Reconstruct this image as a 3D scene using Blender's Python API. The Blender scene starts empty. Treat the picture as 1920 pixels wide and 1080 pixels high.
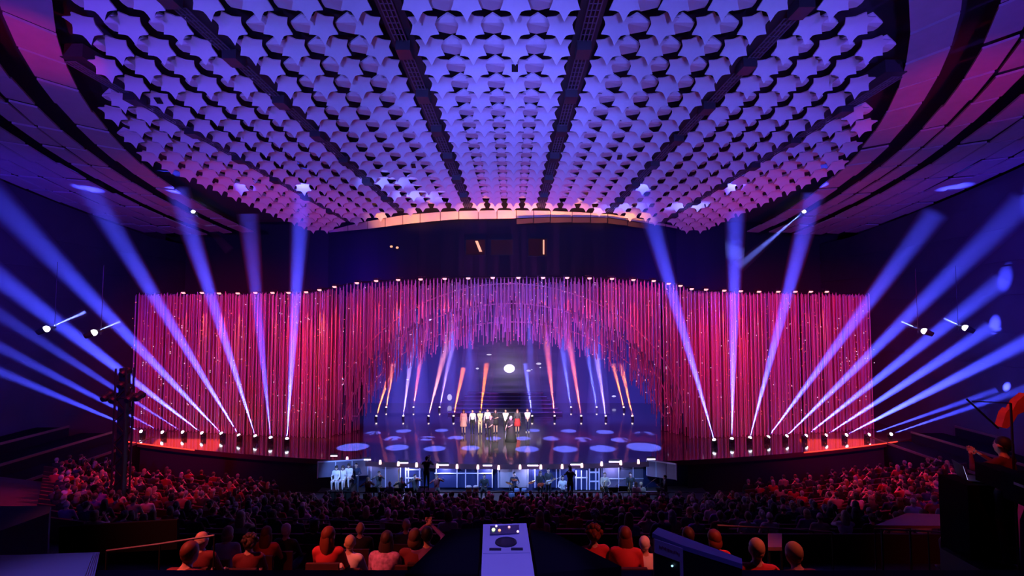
import bpy, bmesh, math, random
import numpy as np
from mathutils import Vector, Matrix, Quaternion
rnd = random.Random(7)
sc = bpy.context.scene
C = sc.collection
PI = math.pi
# ------------------------------------------------------------------ camera
CAMZ = 12.0
PITCH = math.atan(50 / 960)
cd = bpy.data.cameras.new('camera'); cam = bpy.data.objects.new('camera', cd); C.objects.link(cam)
cd.sensor_width = 36; cd.lens = 18; cd.clip_end = 300; cd.clip_start = 0.05
cam.location = (0, 0, CAMZ); cam.rotation_euler = (PI / 2 + PITCH, 0, 0)
sc.camera = cam
# ------------------------------------------------------------------ world, exposure
w = bpy.data.worlds.new('hall_ambient'); sc.world = w; w.use_nodes = True
w.node_tree.nodes['Background'].inputs[0].default_value = (0.14, 0.012, 0.62, 1)  # violet ambient fill added for the glow of the unseen hall
w.node_tree.nodes['Background'].inputs[1].default_value = 0.012
vs = sc.view_settings
vs.view_transform = 'Standard'; vs.look = 'None'; vs.exposure = 0; vs.gamma = 1; vs.use_curve_mapping = False
cy = sc.cycles
cy.max_bounces = 4; cy.diffuse_bounces = 2; cy.glossy_bounces = 2; cy.transmission_bounces = 2; cy.volume_bounces = 0
cy.transparent_max_bounces = 64; cy.sample_clamp_indirect = 4; cy.caustics_reflective = False; cy.caustics_refractive = False

def light(name, kind, loc, target=None, power=100, color=(1, 1, 1), angle=40, blend=.5, size=.1, parent=None):
    l = bpy.data.lights.new(name, kind); l.energy = power; l.color = color
    if kind == 'SPOT': l.spot_size = math.radians(angle); l.spot_blend = blend; l.shadow_soft_size = size
    elif kind == 'POINT': l.shadow_soft_size = size
    else: l.size = size
    o = bpy.data.objects.new(name, l); C.objects.link(o); o.location = loc
    if target is not None:
        o.rotation_mode = 'QUATERNION'
        o.rotation_quaternion = (Vector(target) - Vector(loc)).to_track_quat('-Z', 'Y')
    if parent: o.parent = parent; o.location = Vector(loc) - parent.location
    return o
BLUE = (0.10, 0.10, 1.0); RED = (1.0, 0.012, 0.10); CRIM = (1.0, 0.02, 0.16); ORANGE = (1.0, 0.28, 0.04); WARM = (1.0, 0.62, 0.30)
# ceiling wash: unseen blue spots added around the camera, looking up and forward
for x, y, z, tx, ty, p, a in ((-3, -3, 13, -4, 21, 15500, 54), (3, -3, 13, 4, 21, 15500, 54), (0, 3, 11.6, 0, 29, 17000, 40),
                              (-7, 2, 11.5, -12, 25, 6500, 50), (7, 2, 11.5, 12, 25, 6500, 50)):
    light('ceiling_wash', 'SPOT', (x, y, z), (tx, ty, 20.5), p * .74, (0.145, 0.13, 1.0), a, 1.0, .3)
for s in (-1, 1):
    light('side_wash', 'SPOT', (s * 10, -2, 13.5), (s * 26, 26, 19), 15000, (0.16, 0.05, 1.0), 80, 1.0, .4)
    light('red_wash_ceiling', 'SPOT', (s * 16, 26, 5), (s * 19, 36, 19.5), 2200, (1, .01, .12), 70, 1, .3)
    light('wall_fill', 'SPOT', (s * 19, 22, 14), (s * 34, 32, 15), 6000, (0.06, 0.008, 1.0), 80, 1.0, .6)  # unseen blue spot added in place of haze glow at the walls
    light('void_fill', 'SPOT', (s * 17, 41.5, 14), (s * 14, 50, 16), 1800, (.07, .006, 1), 130, 1, .5)  # unseen spot added to lift the dark void, instead of haze
    light('ceiling_red_bounce', 'SPOT', (s * 8, 33, 6), (s * 7, 25, 20), 420, (1, .02, .25), 110, 1, .4)  # added spot imitating red light bounced up from the curtain
    # curtain red wash: unseen spots added high in the hall
    light('curtain_wash', 'SPOT', (s * 10, 14, 17.5), (s * 21, 38, 8.5), 23000, (1, .005, .085), 42, .8, .4)
    light('curtain_wash', 'SPOT', (s * 4, 14, 17.5), (s * 9, 37, 9.5), 13500, (1, .010, .14), 36, .8, .4)
    light('curtain_blue_wash', 'SPOT', (s * 3, 16, 17), (s * 3, 38, 9.5), 2200, (.25, .14, 1), 34, .9, .4)
    light('audience_red', 'SPOT', (s * 15, 34, 13), (s * 18, 23, 4), 8500, (1, .012, .07), 60, 1, .2)
    light('audience_top_red', 'SPOT', (s * 12, 16, 18), (s * 17, 23, 4), 3200, (1, .02, .06), 55, 1, .2)
light('red_ceiling_patch', 'SPOT', (12, 10, 8), (18.5, 21, 21), 5200, (1, .0, .1), 26, 1, .2)
light('red_ceiling_patch', 'SPOT', (-11, 8, 8), (-17, 17.5, 21), 6000, (1, .0, .1), 16, 1, .2)
light('front_row_red', 'SPOT', (-7, 4, 16.5), (-3.2, 7.2, 8.5), 4400, (1, .12, .09), 29, 1, .12)
light('front_row_red', 'SPOT', (6, 4, 16.5), (2.6, 7.3, 8.5), 2600, (1, .12, .09), 24, 1, .12)
light('centre_stalls_violet', 'SPOT', (0, 30, 16), (0, 19, 4), 2600, (.7, .03, .45), 62, 1, .3)
light('desk_blue', 'SPOT', (0.1, -1.0, 15), (-.03, 2.28, 10.9), 800, (.17, .12, 1), 9.0, .5, .05)  # unseen blue spots added, each aimed at pale things on the desk
light('desk_blue', 'SPOT', (-1, -1.0, 15), (-1.95, 2.0, 10.7), 330, (.17, .11, 1), 17, .6, .1)
light('desk_blue', 'SPOT', (1.2, -1.0, 15), (.85, 2.5, 10.8), 200, (.16, .10, 1), 16, .8, .1)
light('fringe_violet', 'SPOT', (0, 31.2, 4.0), (0, 37, 10.2), 5200, (.9, .09, .85), 110, 1, .3)  # unseen violet spot added to brighten the arch fringe
light('performer_key', 'SPOT', (0, 12, 19), (-.75, 36.6, 4.3), 75000, (1, .93, .84), 13.5, .7, .1)
for x in (-11, -6, 6, 11):
    light('stage_blue', 'SPOT', (x * .5, 38.5, 12.6), (x, 46, 4), 9000, (.08, .09, 1), 60, .9, .2)
for x in (-9, -5.5, -2, 1.5, 5, 8.5):
    light('fascia_orange', 'SPOT', (x, 34.6 + x * x / 36, 14.5), (x * .98, 37.3 + x * x / 36, 19.4), 2300, (1, .30, .03), 60, .8, .1)

# ------------------------------------------------------------------ helpers
def P(px, py, Y):
    u = (px - 960) / 960; v = (540 - py) / 960
    y = math.cos(PITCH) - v * math.sin(PITCH); z = math.sin(PITCH) + v * math.cos(PITCH)
    t = Y / y
    return Vector((u * t, Y, CAMZ + z * t))
def PZ(px, py, Z):
    u = (px - 960) / 960; v = (540 - py) / 960
    y = math.cos(PITCH) - v * math.sin(PITCH); z = math.sin(PITCH) + v * math.cos(PITCH)
    t = (Z - CAMZ) / z
    return Vector((u * t, y * t, Z))
def PC(px, py, f, y0=36):                      # point of a curved wall Y = f(X)
    Y = y0
    for _ in range(12): Y = f(P(px, py, Y).x)
    return P(px, py, Y)
M = {}
def mat(name, col=(.5, .5, .5), rough=.6, metal=0, emit=None, es=1, noise=0, nscale=20, spec=.5, coat=0):
    if name in M: return M[name]
    m = bpy.data.materials.new(name); m.use_nodes = True; nt = m.node_tree; b = nt.nodes['Principled BSDF']
    b.inputs['Base Color'].default_value = (*col, 1); b.inputs['Roughness'].default_value = rough; b.inputs['Metallic'].default_value = metal
    b.inputs['Specular IOR Level'].default_value = spec
    if coat: b.inputs['Coat Weight'].default_value = coat; b.inputs['Coat Roughness'].default_value = .08
    if emit: b.inputs['Emission Color'].default_value = (*emit, 1); b.inputs['Emission Strength'].default_value = es
    if noise:
        tc = nt.nodes.new('ShaderNodeTexCoord'); n = nt.nodes.new('ShaderNodeTexNoise'); n.inputs['Scale'].default_value = nscale
        r = nt.nodes.new('ShaderNodeValToRGB')
        r.color_ramp.elements[0].color = (*[c * (1 - noise) for c in col], 1); r.color_ramp.elements[1].color = (*[min(1, c * (1 + noise)) for c in col], 1)
        nt.links.new(tc.outputs['Object'], n.inputs['Vector']); nt.links.new(n.outputs['Fac'], r.inputs['Fac']); nt.links.new(r.outputs['Color'], b.inputs['Base Color'])
        bp = nt.nodes.new('ShaderNodeBump'); bp.inputs['Strength'].default_value = .15; nt.links.new(n.outputs['Fac'], bp.inputs['Height']); nt.links.new(bp.outputs['Normal'], b.inputs['Normal'])
    M[name] = m; return m
def vol(name, dens, col=(1, 1, 1)):
    if name in M: return M[name]
    m = bpy.data.materials.new(name); m.use_nodes = True; nt = m.node_tree
    nt.nodes.remove(nt.nodes['Principled BSDF']); v = nt.nodes.new('ShaderNodeVolumeScatter')
    v.inputs['Density'].default_value = dens; v.inputs['Color'].default_value = (*col, 1)
    nt.links.new(v.outputs[0], nt.nodes['Material Output'].inputs['Volume']); M[name] = m; return m
class MB:
    def __init__(s): s.v = []; s.f = []; s.m = []
    def add(s, vs, fs, mi=0):
        o = len(s.v); s.v += [tuple(v) for v in vs]; s.f += [tuple(i + o for i in f) for f in fs]; s.m += [mi] * len(fs); return s
    def box(s, c, d, rot=None, mi=0):
        c = Vector(c); pts = [Vector((x * d[0] / 2, y * d[1] / 2, z * d[2] / 2)) for z in (-1, 1) for y in (-1, 1) for x in (-1, 1)]
        if rot is not None: pts = [rot @ p for p in pts]
        return s.add([p + c for p in pts], [(0, 2, 3, 1), (4, 5, 7, 6), (0, 1, 5, 4), (2, 6, 7, 3), (0, 4, 6, 2), (1, 3, 7, 5)], mi)
    def tube(s, a, b, r0, r1=None, n=8, mi=0, caps=True):
        a = Vector(a); b = Vector(b); r1 = r0 if r1 is None else r1
        z = (b - a).normalized(); x = z.orthogonal().normalized(); y = z.cross(x)
        vs = [a + (x * math.cos(2 * PI * i / n) + y * math.sin(2 * PI * i / n)) * r0 for i in range(n)] + [b + (x * math.cos(2 * PI * i / n) + y * math.sin(2 * PI * i / n)) * r1 for i in range(n)]
        fs = [(i, (i + 1) % n, n + (i + 1) % n, n + i) for i in range(n)]
        if caps: fs += [tuple(range(n - 1, -1, -1)), tuple(range(n, 2 * n))]
        return s.add(vs, fs, mi)
    def path(s, pts, r, n=6, mi=0):
        for a, b in zip(pts, pts[1:]): s.tube(a, b, r, r, n, mi)
        return s
    def ell(s, c, r, nu=10, nv=7, mi=0, rot=None):
        c = Vector(c); vs = [Vector((0, 0, r[2]))]
        for j in range(1, nv):
            t = PI * j / nv
            for i in range(nu): vs.append(Vector((r[0] * math.sin(t) * math.cos(2 * PI * i / nu), r[1] * math.sin(t) * math.sin(2 * PI * i / nu), r[2] * math.cos(t))))
        vs.append(Vector((0, 0, -r[2])))
        if rot is not None: vs = [rot @ v for v in vs]
        fs = [(0, 1 + i, 1 + (i + 1) % nu) for i in range(nu)]
        for j in range(nv - 2):
            a = 1 + j * nu
            fs += [(a + i, a + nu + i, a + nu + (i + 1) % nu, a + (i + 1) % nu) for i in range(nu)]
        a = 1 + (nv - 2) * nu; L = len(vs) - 1
        fs += [(a + i, L, a + (i + 1) % nu) for i in range(nu)]
        return s.add([v + c for v in vs], fs, mi)
    def lathe(s, c, prof, n=12, mi=0, rot=None):                     # prof: (r, z) bottom to top
        c = Vector(c); vs = []
        for r, z in prof:
            for i in range(n): vs.append(Vector((r * math.cos(2 * PI * i / n), r * math.sin(2 * PI * i / n), z)))
        if rot is not None: vs = [rot @ v for v in vs]
        k = len(prof); fs = [(j * n + i, j * n + (i + 1) % n, (j + 1) * n + (i + 1) % n, (j + 1) * n + i) for j in range(k - 1) for i in range(n)]
        fs += [tuple(range(n - 1, -1, -1)), tuple(range((k - 1) * n, k * n))]
        return s.add([v + c for v in vs], fs, mi)
    def slab(s, outline, ext, mi=0):                                 # polygon extruded along a vector
        n = len(outline); o = [Vector(p) for p in outline]; e = Vector(ext)
        return s.add(o + [p + e for p in o], [tuple(range(n)), tuple(range(2 * n - 1, n - 1, -1))] + [(i, n + i, n + (i + 1) % n, (i + 1) % n) for i in range(n)], mi)
    def mesh(s, name, mats, smooth=False):
        me = bpy.data.meshes.new(name); me.from_pydata(s.v, [], s.f)
        for m in mats: me.materials.append(m)
        me.polygons.foreach_set('material_index', s.m)
        if smooth: me.polygons.foreach_set('use_smooth', [True] * len(s.f))
        me.update(); return me
    def build(s, name, mats, parent=None, smooth=False, fix=True):
        if not isinstance(mats, (list, tuple)): mats = [mats]
        me = s.mesh(name, mats, smooth)
        if fix:
            b = bmesh.new(); b.from_mesh(me); bmesh.ops.recalc_face_normals(b, faces=b.faces); b.to_mesh(me); b.free()
        return obj(name, me, parent)
def obj(name, me, parent=None):
    o = bpy.data.objects.new(name, me); C.objects.link(o)
    if parent is not None: o.parent = parent
    return o
def tag(o, label, cat=None, group=None, kind=None):
    o['label'] = label
    if cat: o['category'] = cat
    if group: o['group'] = group
    if kind: o['kind'] = kind
    return o
def thing(name, label, cat, loc=(0, 0, 0), rz=0, group=None, kind=None):
    o = bpy.data.objects.new(name, None); C.objects.link(o); o.location = loc; o.rotation_euler = (0, 0, rz)
    o.empty_display_size = .1
    return tag(o, label, cat, group, kind)
def copy_tree(o, parent=None):
    c = o.copy(); C.objects.link(c); c.parent = parent
    for ch in o.children: copy_tree(ch, c)
    return c
ORD = ['first', 'second', 'third', 'fourth', 'fifth', 'sixth', 'seventh', 'eighth', 'ninth', 'tenth', 'eleventh', 'twelfth', 'thirteenth', 'fourteenth', 'fifteenth', 'sixteenth', 'seventeenth', 'eighteenth', 'nineteenth', 'twentieth']
def nth(i):
    i += 1
    if i <= 20: return ORD[i - 1]
    t = {2: 'twenty', 3: 'thirty', 4: 'forty', 5: 'fifty'}[i // 10]
    return (t + '-' + ORD[i % 10 - 1]) if i % 10 else {2: 'twentieth', 3: 'thirtieth', 4: 'fortieth', 5: 'fiftieth'}[i // 10]

# materials
black = mat('black_paint', (.012, .012, .014), .55); matte = mat('matte_black', (.010, .009, .012), .95, spec=.05); dark = mat('dark_grey', (.03, .03, .035), .6); metal = mat('dark_metal', (.10, .10, .12), .4, .7)
panelm = mat('ceiling_panel_white', (.80, .80, .82), .6, noise=.05, nscale=3)
tilem = mat('ceiling_tile_white', (.42, .40, .44), .7, noise=.12, nscale=2)
backm = mat('ceiling_void', (.035, .03, .05), .9)
wallm = mat('hall_wall', (.055, .05, .07), .8, noise=.2, nscale=.6)
voidm = mat('stage_house_black', (.035, .03, .045), .85)
floorm = mat('stalls_floor', (.035, .03, .035), .85, noise=.2, nscale=4)
deckm = mat('stage_gloss', (.075, .07, .08), .10, noise=.15, nscale=.7, coat=.6)

# ------------------------------------------------------------------ room shell
def zc(Y): return 23.3 - .1 * Y
EX, EY, ERX, ERY = -1.0, 39.0, 21.3, 30.0
def ring(r, t): return (EX + r * ERX * math.cos(t), EY + r * ERY * math.sin(t))
def er(x, y): return math.hypot((x - EX) / ERX, (y - EY) / ERY)
def yedge(x): return min(44.0, 36 + (x + .5) ** 2 / 36)
def zhead(X, Y):
    z = float(np.interp(Y, [4, 6, 8, 17, 26, 29], [9.9, 9.4, 8.5, 6.0, 3.3, 2.9]))
    return z + max(0, abs(X) - 12) * (.12 if Y > 12 else .06)
def zfloor(X, Y): return zhead(X, Y) - 1.33

def lipY(X): return 30.3 + X * X / 128
DZ = 3.3
# floor of the stalls (raked), pit floor
b = MB(); xs = np.linspace(-36, 36, 37); ys = list(np.linspace(-8, 26.4, 30)) + [27.2]
for y in ys:
    for x in xs: b.v.append((x, y, zfloor(x, max(y, 4)) - .02))
n = len(xs)
for j in range(len(ys) - 1):
    for i in range(n - 1): b.f.append((j * n + i, j * n + i + 1, (j + 1) * n + i + 1, (j + 1) * n + i)); b.m.append(0)
tag(b.build('floor', floorm), 'dark raked floor of the stalls under the audience', 'floor', kind='structure')
b = MB(); b.box((0, 29.6, 1.0), (74, 6, .2))
tag(b.build('floor', floorm), 'dark floor of the orchestra pit below the stage lip', 'floor', kind='structure')
# stage deck
b = MB(); N = 48; top = [Vector((x, lipY(x), DZ)) for x in np.linspace(-29.5, 29.5, N)] + [Vector((29.5, 52, DZ)), Vector((-29.5, 52, DZ))]
b.slab(top, (0, 0, -.28))
deck = tag(b.build('stage_deck', deckm), 'glossy dark curved stage deck reflecting blue light pools', 'stage', kind='structure')
b = MB()
for i in range(N - 1):
    a, c = top[i], top[i + 1]
    b.add([a + Vector((0, -.03, .0)), c + Vector((0, -.03, 0)), c + Vector((0, -.03, -.28)), a + Vector((0, -.03, -.28))], [(0, 1, 2, 3)])
b.build('deck_edge', mat('deck_edge', (.10, .03, .05), .5), deck)
# fascia below the deck, left and right of the pit
for s, side in ((-1, 'left'), (1, 'right')):
    b = MB(); X = np.linspace(10.6, 29.5, 16)
    for a, c in zip(X, X[1:]):
        b.add([(s * a, lipY(a) + .25, DZ - .25), (s * c, lipY(c) + .25, DZ - .25), (s * c, lipY(c) + .25, .8), (s * a, lipY(a) + .25, .8)], [(0, 1, 2, 3)])
    tag(b.build('trim_' + side, voidm), f'dark stage fascia {side} of the orchestra pit', 'fascia', kind='structure')
# back wall, side walls
b = MB(); b.box((0, 56, 11), (76, .4, 24)); wb = tag(b.build('wall_back', voidm), 'near-black back wall of the stage house', 'wall', kind='structure')
for s, side in ((-1, 'left'), (1, 'right')):
    b = MB(); pts = []
    for t in np.linspace(0, 88, 23): 
        x, y = ring(1.47, -math.radians(t))
        pts.append((EX + s * (x - EX), y))
    pts = [(pts[0][0], 56)] + pts
    for (x0, y0), (x1, y1) in zip(pts, pts[1:]):
        if y0 > -8: b.add([(x0, y0, 0), (x1, y1, 0), (x1, y1, zc(y1) + .2), (x0, y0, zc(y0) + .2)], [(0, 1, 2, 3)])
    wl = tag(b.build('wall_' + side, wallm), f'{side} side wall of the hall, dim blue and violet', 'wall', kind='structure')
    # horizontal cladding boards and the ledge of a dark side loge
    for k, z in enumerate((7.2, 9.2, 11.2, 13.2, 15.2, 17.2)):
        q = MB()
        for (x0, y0), (x1, y1) in zip(pts[:14], pts[1:14]):
            q.slab([(x0 - s * .02, y0, z), (x1 - s * .02, y1, z), (x1 - s * .02, y1, z + 1.7), (x0 - s * .02, y0, z + 1.7)], (-s * .08, 0, 0))
        q.build('wall_board', wallm, wl)
# side galleries: stepped dark parapets between the stalls and the wall
for s, side in ((-1, 'left'), (1, 'right')):
    for k in range(3):
        b = MB(); X0 = 25.5 + k * 2.2
        b.box((s * (X0 + 1.1), 26 - k, 1.6 + k * .3), (2.2, 22, 3.2 + k * .6))
        g = tag(b.build('gallery_step', matte), f'dark {side} side gallery step, {nth(k)} from the stalls', 'gallery', kind='structure')
        q = MB(); q.box((s * X0, 26 - k, 3.27 + k * .6), (.08, 22, .14)); q.build('parapet_rail', mat('rail_red', (.10, .05, .06), .5), g)

# ------------------------------------------------------------------ ceiling
xs = np.linspace(-34, 34, 35); b = MB(); ys = np.linspace(8, 44.5, 40)
for y in ys:
    for x in xs: b.v.append((x, y, zc(y) + 1.25))
n = len(xs)
for j in range(len(ys) - 1):
    for i in range(n - 1):
        if (ys[j] + ys[j + 1]) / 2 < yedge((xs[i] + xs[i + 1]) / 2) + .9: b.f.append((j * n + i, j * n + i + 1, (j + 1) * n + i + 1, (j + 1) * n + i)); b.m.append(0)
ceil = tag(b.build('ceiling', backm, fix=False), 'dark void sheet above the sculpted ceiling panels', 'ceiling', kind='structure')
def star_mesh():
    b = MB(); out = []
    for i in range(24):
        a = PI / 2 + 2 * PI * i / 24; k = (i % 4) / 4
        r = .565 * (1 - .34 * math.sin(PI * k) ** .8)
        out.append((r * math.cos(a), r * math.sin(a)))
    dz = lambda y: -.58 * y * y - .16 * max(0, y)
    rim = [(x, y, dz(y)) for x, y in out]
    vs = [(0, 0, -.01)] + [(x * .5, y * .5, dz(y * .5) - .01) for x, y in out[::2]] + rim + rim + [(x * .96, y * .96, z + .07) for x, y, z in rim]
    fs = [(0, 1 + (i + 1) % 12, 1 + i) for i in range(12)]
    for i in range(12):
        a, c = 1 + i, 1 + (i + 1) % 12; o = 13 + 2 * i
        fs += [(a, c, 13 + (2 * i + 2) % 24, 13 + 2 * i + 1), (a, 13 + 2 * i + 1, o)]
    nface = len(fs)
    fs += [(37 + i, 37 + (i + 1) % 24, 61 + (i + 1) % 24, 61 + i) for i in range(24)] + [tuple(range(61, 85))]
    b.add(vs, fs); me = b.mesh('star_panel', [panelm])
    me.polygons.foreach_set('use_smooth', [i < nface for i in range(len(fs))]); return me
def shell_mesh():
    b = MB(); out = []
    for i in range(12):
        a = PI / 2 + 2 * PI * i / 12; r = .50 * (1 if i % 2 == 0 else .87)
        out.append((r * 1.12 * math.cos(a), r * .92 * math.sin(a)))
    f = lambda y: -.80 * (y + .16) if y < -.16 else .06 * (y + .16)
    vs = [(x, y, f(y)) for x, y in out] + [(x * .97, y * .97, f(y) + .07) for x, y in out]
    mid = [3, 9]
    fs = [tuple(range(4, 9)), (8, 9, 10, 11, 0, 1, 2, 3, 4)] + [(i, 12 + i, 12 + (i + 1) % 12, (i + 1) % 12) for i in range(12)] + [tuple(range(16, 21))[::-1], (20, 21, 22, 23, 12, 13, 14, 15, 16)[::-1]]
    b.add(vs, fs); 
    me = b.mesh('shell_panel', [panelm]); q = bmesh.new(); q.from_mesh(me); bmesh.ops.recalc_face_normals(q, faces=q.faces); q.to_mesh(me); q.free()
    return me
SM, SH = star_mesh(), shell_mesh()
def hatch_mesh():
    b = MB(); b.box((0, 0, -.10), (.24, .3, .05)); return b.mesh('hatch', [black])
HM = hatch_mesh()
KR = [-22.9, -16.6, -10.3, -3.85, 2.55, 8.95, 15.4, 21.8]
def g(Y): return 1 - .0105 * (Y - 17)
def inside(x, y): return er(x, y) < .975 and y < yedge(x) - .35
HATCH = {(3, 2, 4), (2, 2, 12), (4, 2, 11), (6, 0, 6), (1, 0, 6)}
rows = [14.2 + 1.19 * j for j in range(26)]
bayname = ['far left', 'second from the left', 'third from the left', 'central', 'third from the right', 'second from the right', 'far right']
for i in range(7):
    bay = thing('ceiling_bay', f'{bayname[i]} ceiling bay of star and shell panels between dark ribs', 'ceiling', (0, 0, 0), kind='structure')
    k0 = (KR[i] + KR[i + 1]) / 2
    for j, Y in enumerate(rows):
        for c in range(4):
            X = (k0 + (c - 1.5) * 1.52) * g(Y)
            if not inside(X, Y): continue
            o = obj('star_panel', SM, bay); o.location = (X, Y, zc(Y)); o.rotation_euler = (math.radians(-27 + rnd.uniform(-1.5, 1.5)), math.radians(rnd.uniform(-1.5, 1.5)), -.0105 * (X) * .5); s_ = .96 + .04 * g(Y); o.scale = (s_, s_, s_)
            if (i, c, j) in HATCH: h = obj('hatch', HM, o)
        for c in range(3):
            Y2 = Y + .6; X = (k0 + (c - 1) * 1.52) * g(Y2)
            if not inside(X, Y2): continue
            o = obj('shell_panel', SH, bay); o.location = (X, Y2, zc(Y2) + .30); o.rotation_euler = (math.radians(rnd.uniform(-2, 2)), 0, 0)
# ribs: dark trusses with light rails, in box housings
railm = mat('rail_grey', (.14, .13, .18), .5, .2)
for i, k in enumerate(KR):
    if not (-18 < k < 17): continue
    Ys = [y for y in np.arange(12, 44, .5) if er(k * g(y), y) < 1.0 and y < yedge(k * g(y)) + .4]
    a, c = Ys[0], Ys[-1]
    p = lambda Y, dx=0, dz=0: Vector((k * g(Y) + dx, Y, zc(Y) + dz))
    b = MB(); b.add([p(a, -.42, .1), p(a, .42, .1), p(c, .42, .1), p(c, -.42, .1), p(a, -.42, .6), p(a, .42, .6), p(c, .42, .6), p(c, -.42, .6)], [(0, 1, 2, 3), (7, 6, 5, 4), (0, 4, 5, 1), (1, 5, 6, 2), (2, 6, 7, 3), (3, 7, 4, 0)])
    rib = b.build('ceiling_rib', dark, ceil)
    Y = a; m = 0
    while Y < c - 1:
        L = 2.1 if m % 2 == 0 else .8
        q = MB(); y1 = min(Y + L, c)
        if m % 2 == 0:
            for dx in (-.2, -.07, .07, .2): q.tube(p(Y, dx, -.12), p(y1, dx, -.12), .025, n=4)
            for yy in np.arange(Y, y1, .3): q.tube(p(yy, -.2, -.10), p(yy, .2, -.10), .015, n=4)
            q.build('rail_track', railm, rib)
        else:
            q.box(p((Y + y1) / 2, 0, -.12), (.5, .7, .35)); q.build('rib_housing', metal, rib)
        Y = y1 + .12; m += 1
# tiled rings outside the star field
tri = [0]
def tiles(r0, r1, nrow, arc, s):
    for rr in range(nrow):
        ra = r0 + (r1 - r0) * rr / nrow + .004; rb = r0 + (r1 - r0) * (rr + 1) / nrow - .004
        t = -.30 + rr * .02; 
        while t < 1.15:
            # arc length step -> angle step
            dx = ERX * math.sin(t); dy = ERY * math.cos(t); dt = arc / (math.hypot(dx, dy) * (ra + rb) / 2)
            t2 = t + dt
            def q(r, a):
                x, y = EX + s * r * ERX * math.cos(a), EY - r * ERY * math.sin(a)
                return Vector((x, y, zc(y) + .12))
            ee = dt * .045
            pts = [q(ra, t + ee), q(ra, t2 - ee), q(rb, t2 - ee), q(rb, t + ee)]
            ym = max(p_.y for p_ in pts)
            if ym < 45.8 and min(p_.y for p_ in pts) > 12:
                dz = rnd.uniform(-.05, .05); b = MB(); tilt = rnd.uniform(-.04, .04)
                b.slab([pts[0] + Vector((0, 0, dz)), pts[1] + Vector((0, 0, dz + tilt)), pts[2] + Vector((0, 0, dz + tilt)), pts[3] + Vector((0, 0, dz))], (0, 0, .09))
                b.build('ceiling_tile', tilem, sideroot)
            t = t2
for s, side in ((-1, 'left'), (1, 'right')):
    sideroot = thing('ceiling_border', f'{side} tiled ceiling border around the star panels', 'ceiling', (0, 0, 0), kind='structure')
    tiles(1.0, 1.06, 1, 2.2, s); tiles(1.092, 1.185, 2, 2.5, s); tiles(1.212, 1.45, 4, 2.7, s)
# lit fascia along the ceiling edge above the stage
fas = thing('ceiling_fascia', 'curved fascia of pale panels glowing orange along the ceiling edge', 'ceiling', (0, 0, 0), kind='structure')
fm = mat('fascia_panel', (.75, .68, .6), .6, noise=.1, nscale=2)
keys = [(616, 433, 436), (640, 426, 434), (700, 413, 428), (760, 403, 420), (850, 396, 411), (950, 394, 410), (1050, 396, 406), (1150, 402, 408), (1200, 410, 417), (1230, 416, 421), (1272, 426, 429)]
kx = [k[0] for k in keys]
def fy(px): return np.interp(px, kx, [k[1] for k in keys]), np.interp(px, kx, [k[2] for k in keys])
def yf(x): return yedge(x) + 1.2
px = 617
while px < 1270:
    p2 = min(px + 36 + rnd.uniform(-5, 5), 1271)
    t0, b0 = fy(px); t1, b1 = fy(p2 - 1.2)
    b = MB(); o = [PC(px, b0, lambda x: yf(x) + .25), PC(p2 - 1.2, b1, lambda x: yf(x) + .25), PC(p2 - 1.2, t1, yf), PC(px, t0, yf)]
    b.slab(o, (0, .06, .03)); b.build('fascia_panel', fm, fas)
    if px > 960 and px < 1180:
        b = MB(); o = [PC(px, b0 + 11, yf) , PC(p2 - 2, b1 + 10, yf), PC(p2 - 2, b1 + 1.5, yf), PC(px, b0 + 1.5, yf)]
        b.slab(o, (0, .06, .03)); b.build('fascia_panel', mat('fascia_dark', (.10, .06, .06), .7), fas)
    px = p2
# closing header behind the fascia and above the curtain: technical gallery with lit windows
b = MB(); X = np.linspace(-32, 32, 33)
for a, c in zip(X, X[1:]):
    ya, yc_ = yedge(a) + 6, yedge(c) + 6
    b.add([(a, ya, 12.5), (c, yc_, 12.5), (c, yc_, 21.5), (a, ya, 21.5)], [(0, 1, 2, 3)])
head = tag(b.build('wall_header', voidm), 'dark wall of the technical gallery above the curtain', 'wall', kind='structure')
winf = lambda x: yedge(x) + 5.7
wglass = mat('gallery_glass', (.05, .03, .03), .15, emit=(.35, .06, .03), es=.02)  # dim brown room glow put into the panes as emission
lampm = mat('strip_lamp', (.9, .7, .5), .4, emit=(1, .45, .15), es=1.1)
for i, (x0, x1, y0, y1, lit) in enumerate(((873, 910, 449, 478, (899, 452, 904, 472, 891)), (920, 962, 449, 478, None), (990, 1026, 447, 480, (1018, 450, 1020.5, 477, 1018)))):
    wd = thing('window_%d' % (i + 1), ['dim gallery window with a slanted orange lamp strip', 'unlit brown gallery window between the two lamp windows', 'gallery window with an upright bright lamp strip'][i], 'window', (0, 0, 0), kind='structure')
    q = MB(); q.slab([PC(x0, y1, winf), PC(x1, y1, winf), PC(x1, y0, winf), PC(x0, y0, winf)], (0, .05, 0)); q.build('pane', wglass, wd)
    q = MB()
    for (ax, ay, bx, by) in ((x0, y0, x1, y0), (x1, y0, x1, y1), (x1, y1, x0, y1), (x0, y1, x0, y0)): q.tube(PC(ax, ay, winf), PC(bx, by, winf), .05, n=4)
    q.build('window_frame', black, wd)
    if lit:
        lx0, ly0, lx1, ly1, lt = lit; q = MB(); v3 = Vector((0, -.08, 0))
        q.slab([PC(lx0 + (0 if lt == 1018 else 0), ly1, winf) + v3, PC(lx1, ly1, winf) + v3, PC(lt + (lx1 - lx0), ly0, winf) + v3, PC(lt, ly0, winf) + v3], (0, .04, 0)); q.build('lamp_strip', lampm, wd)
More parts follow.
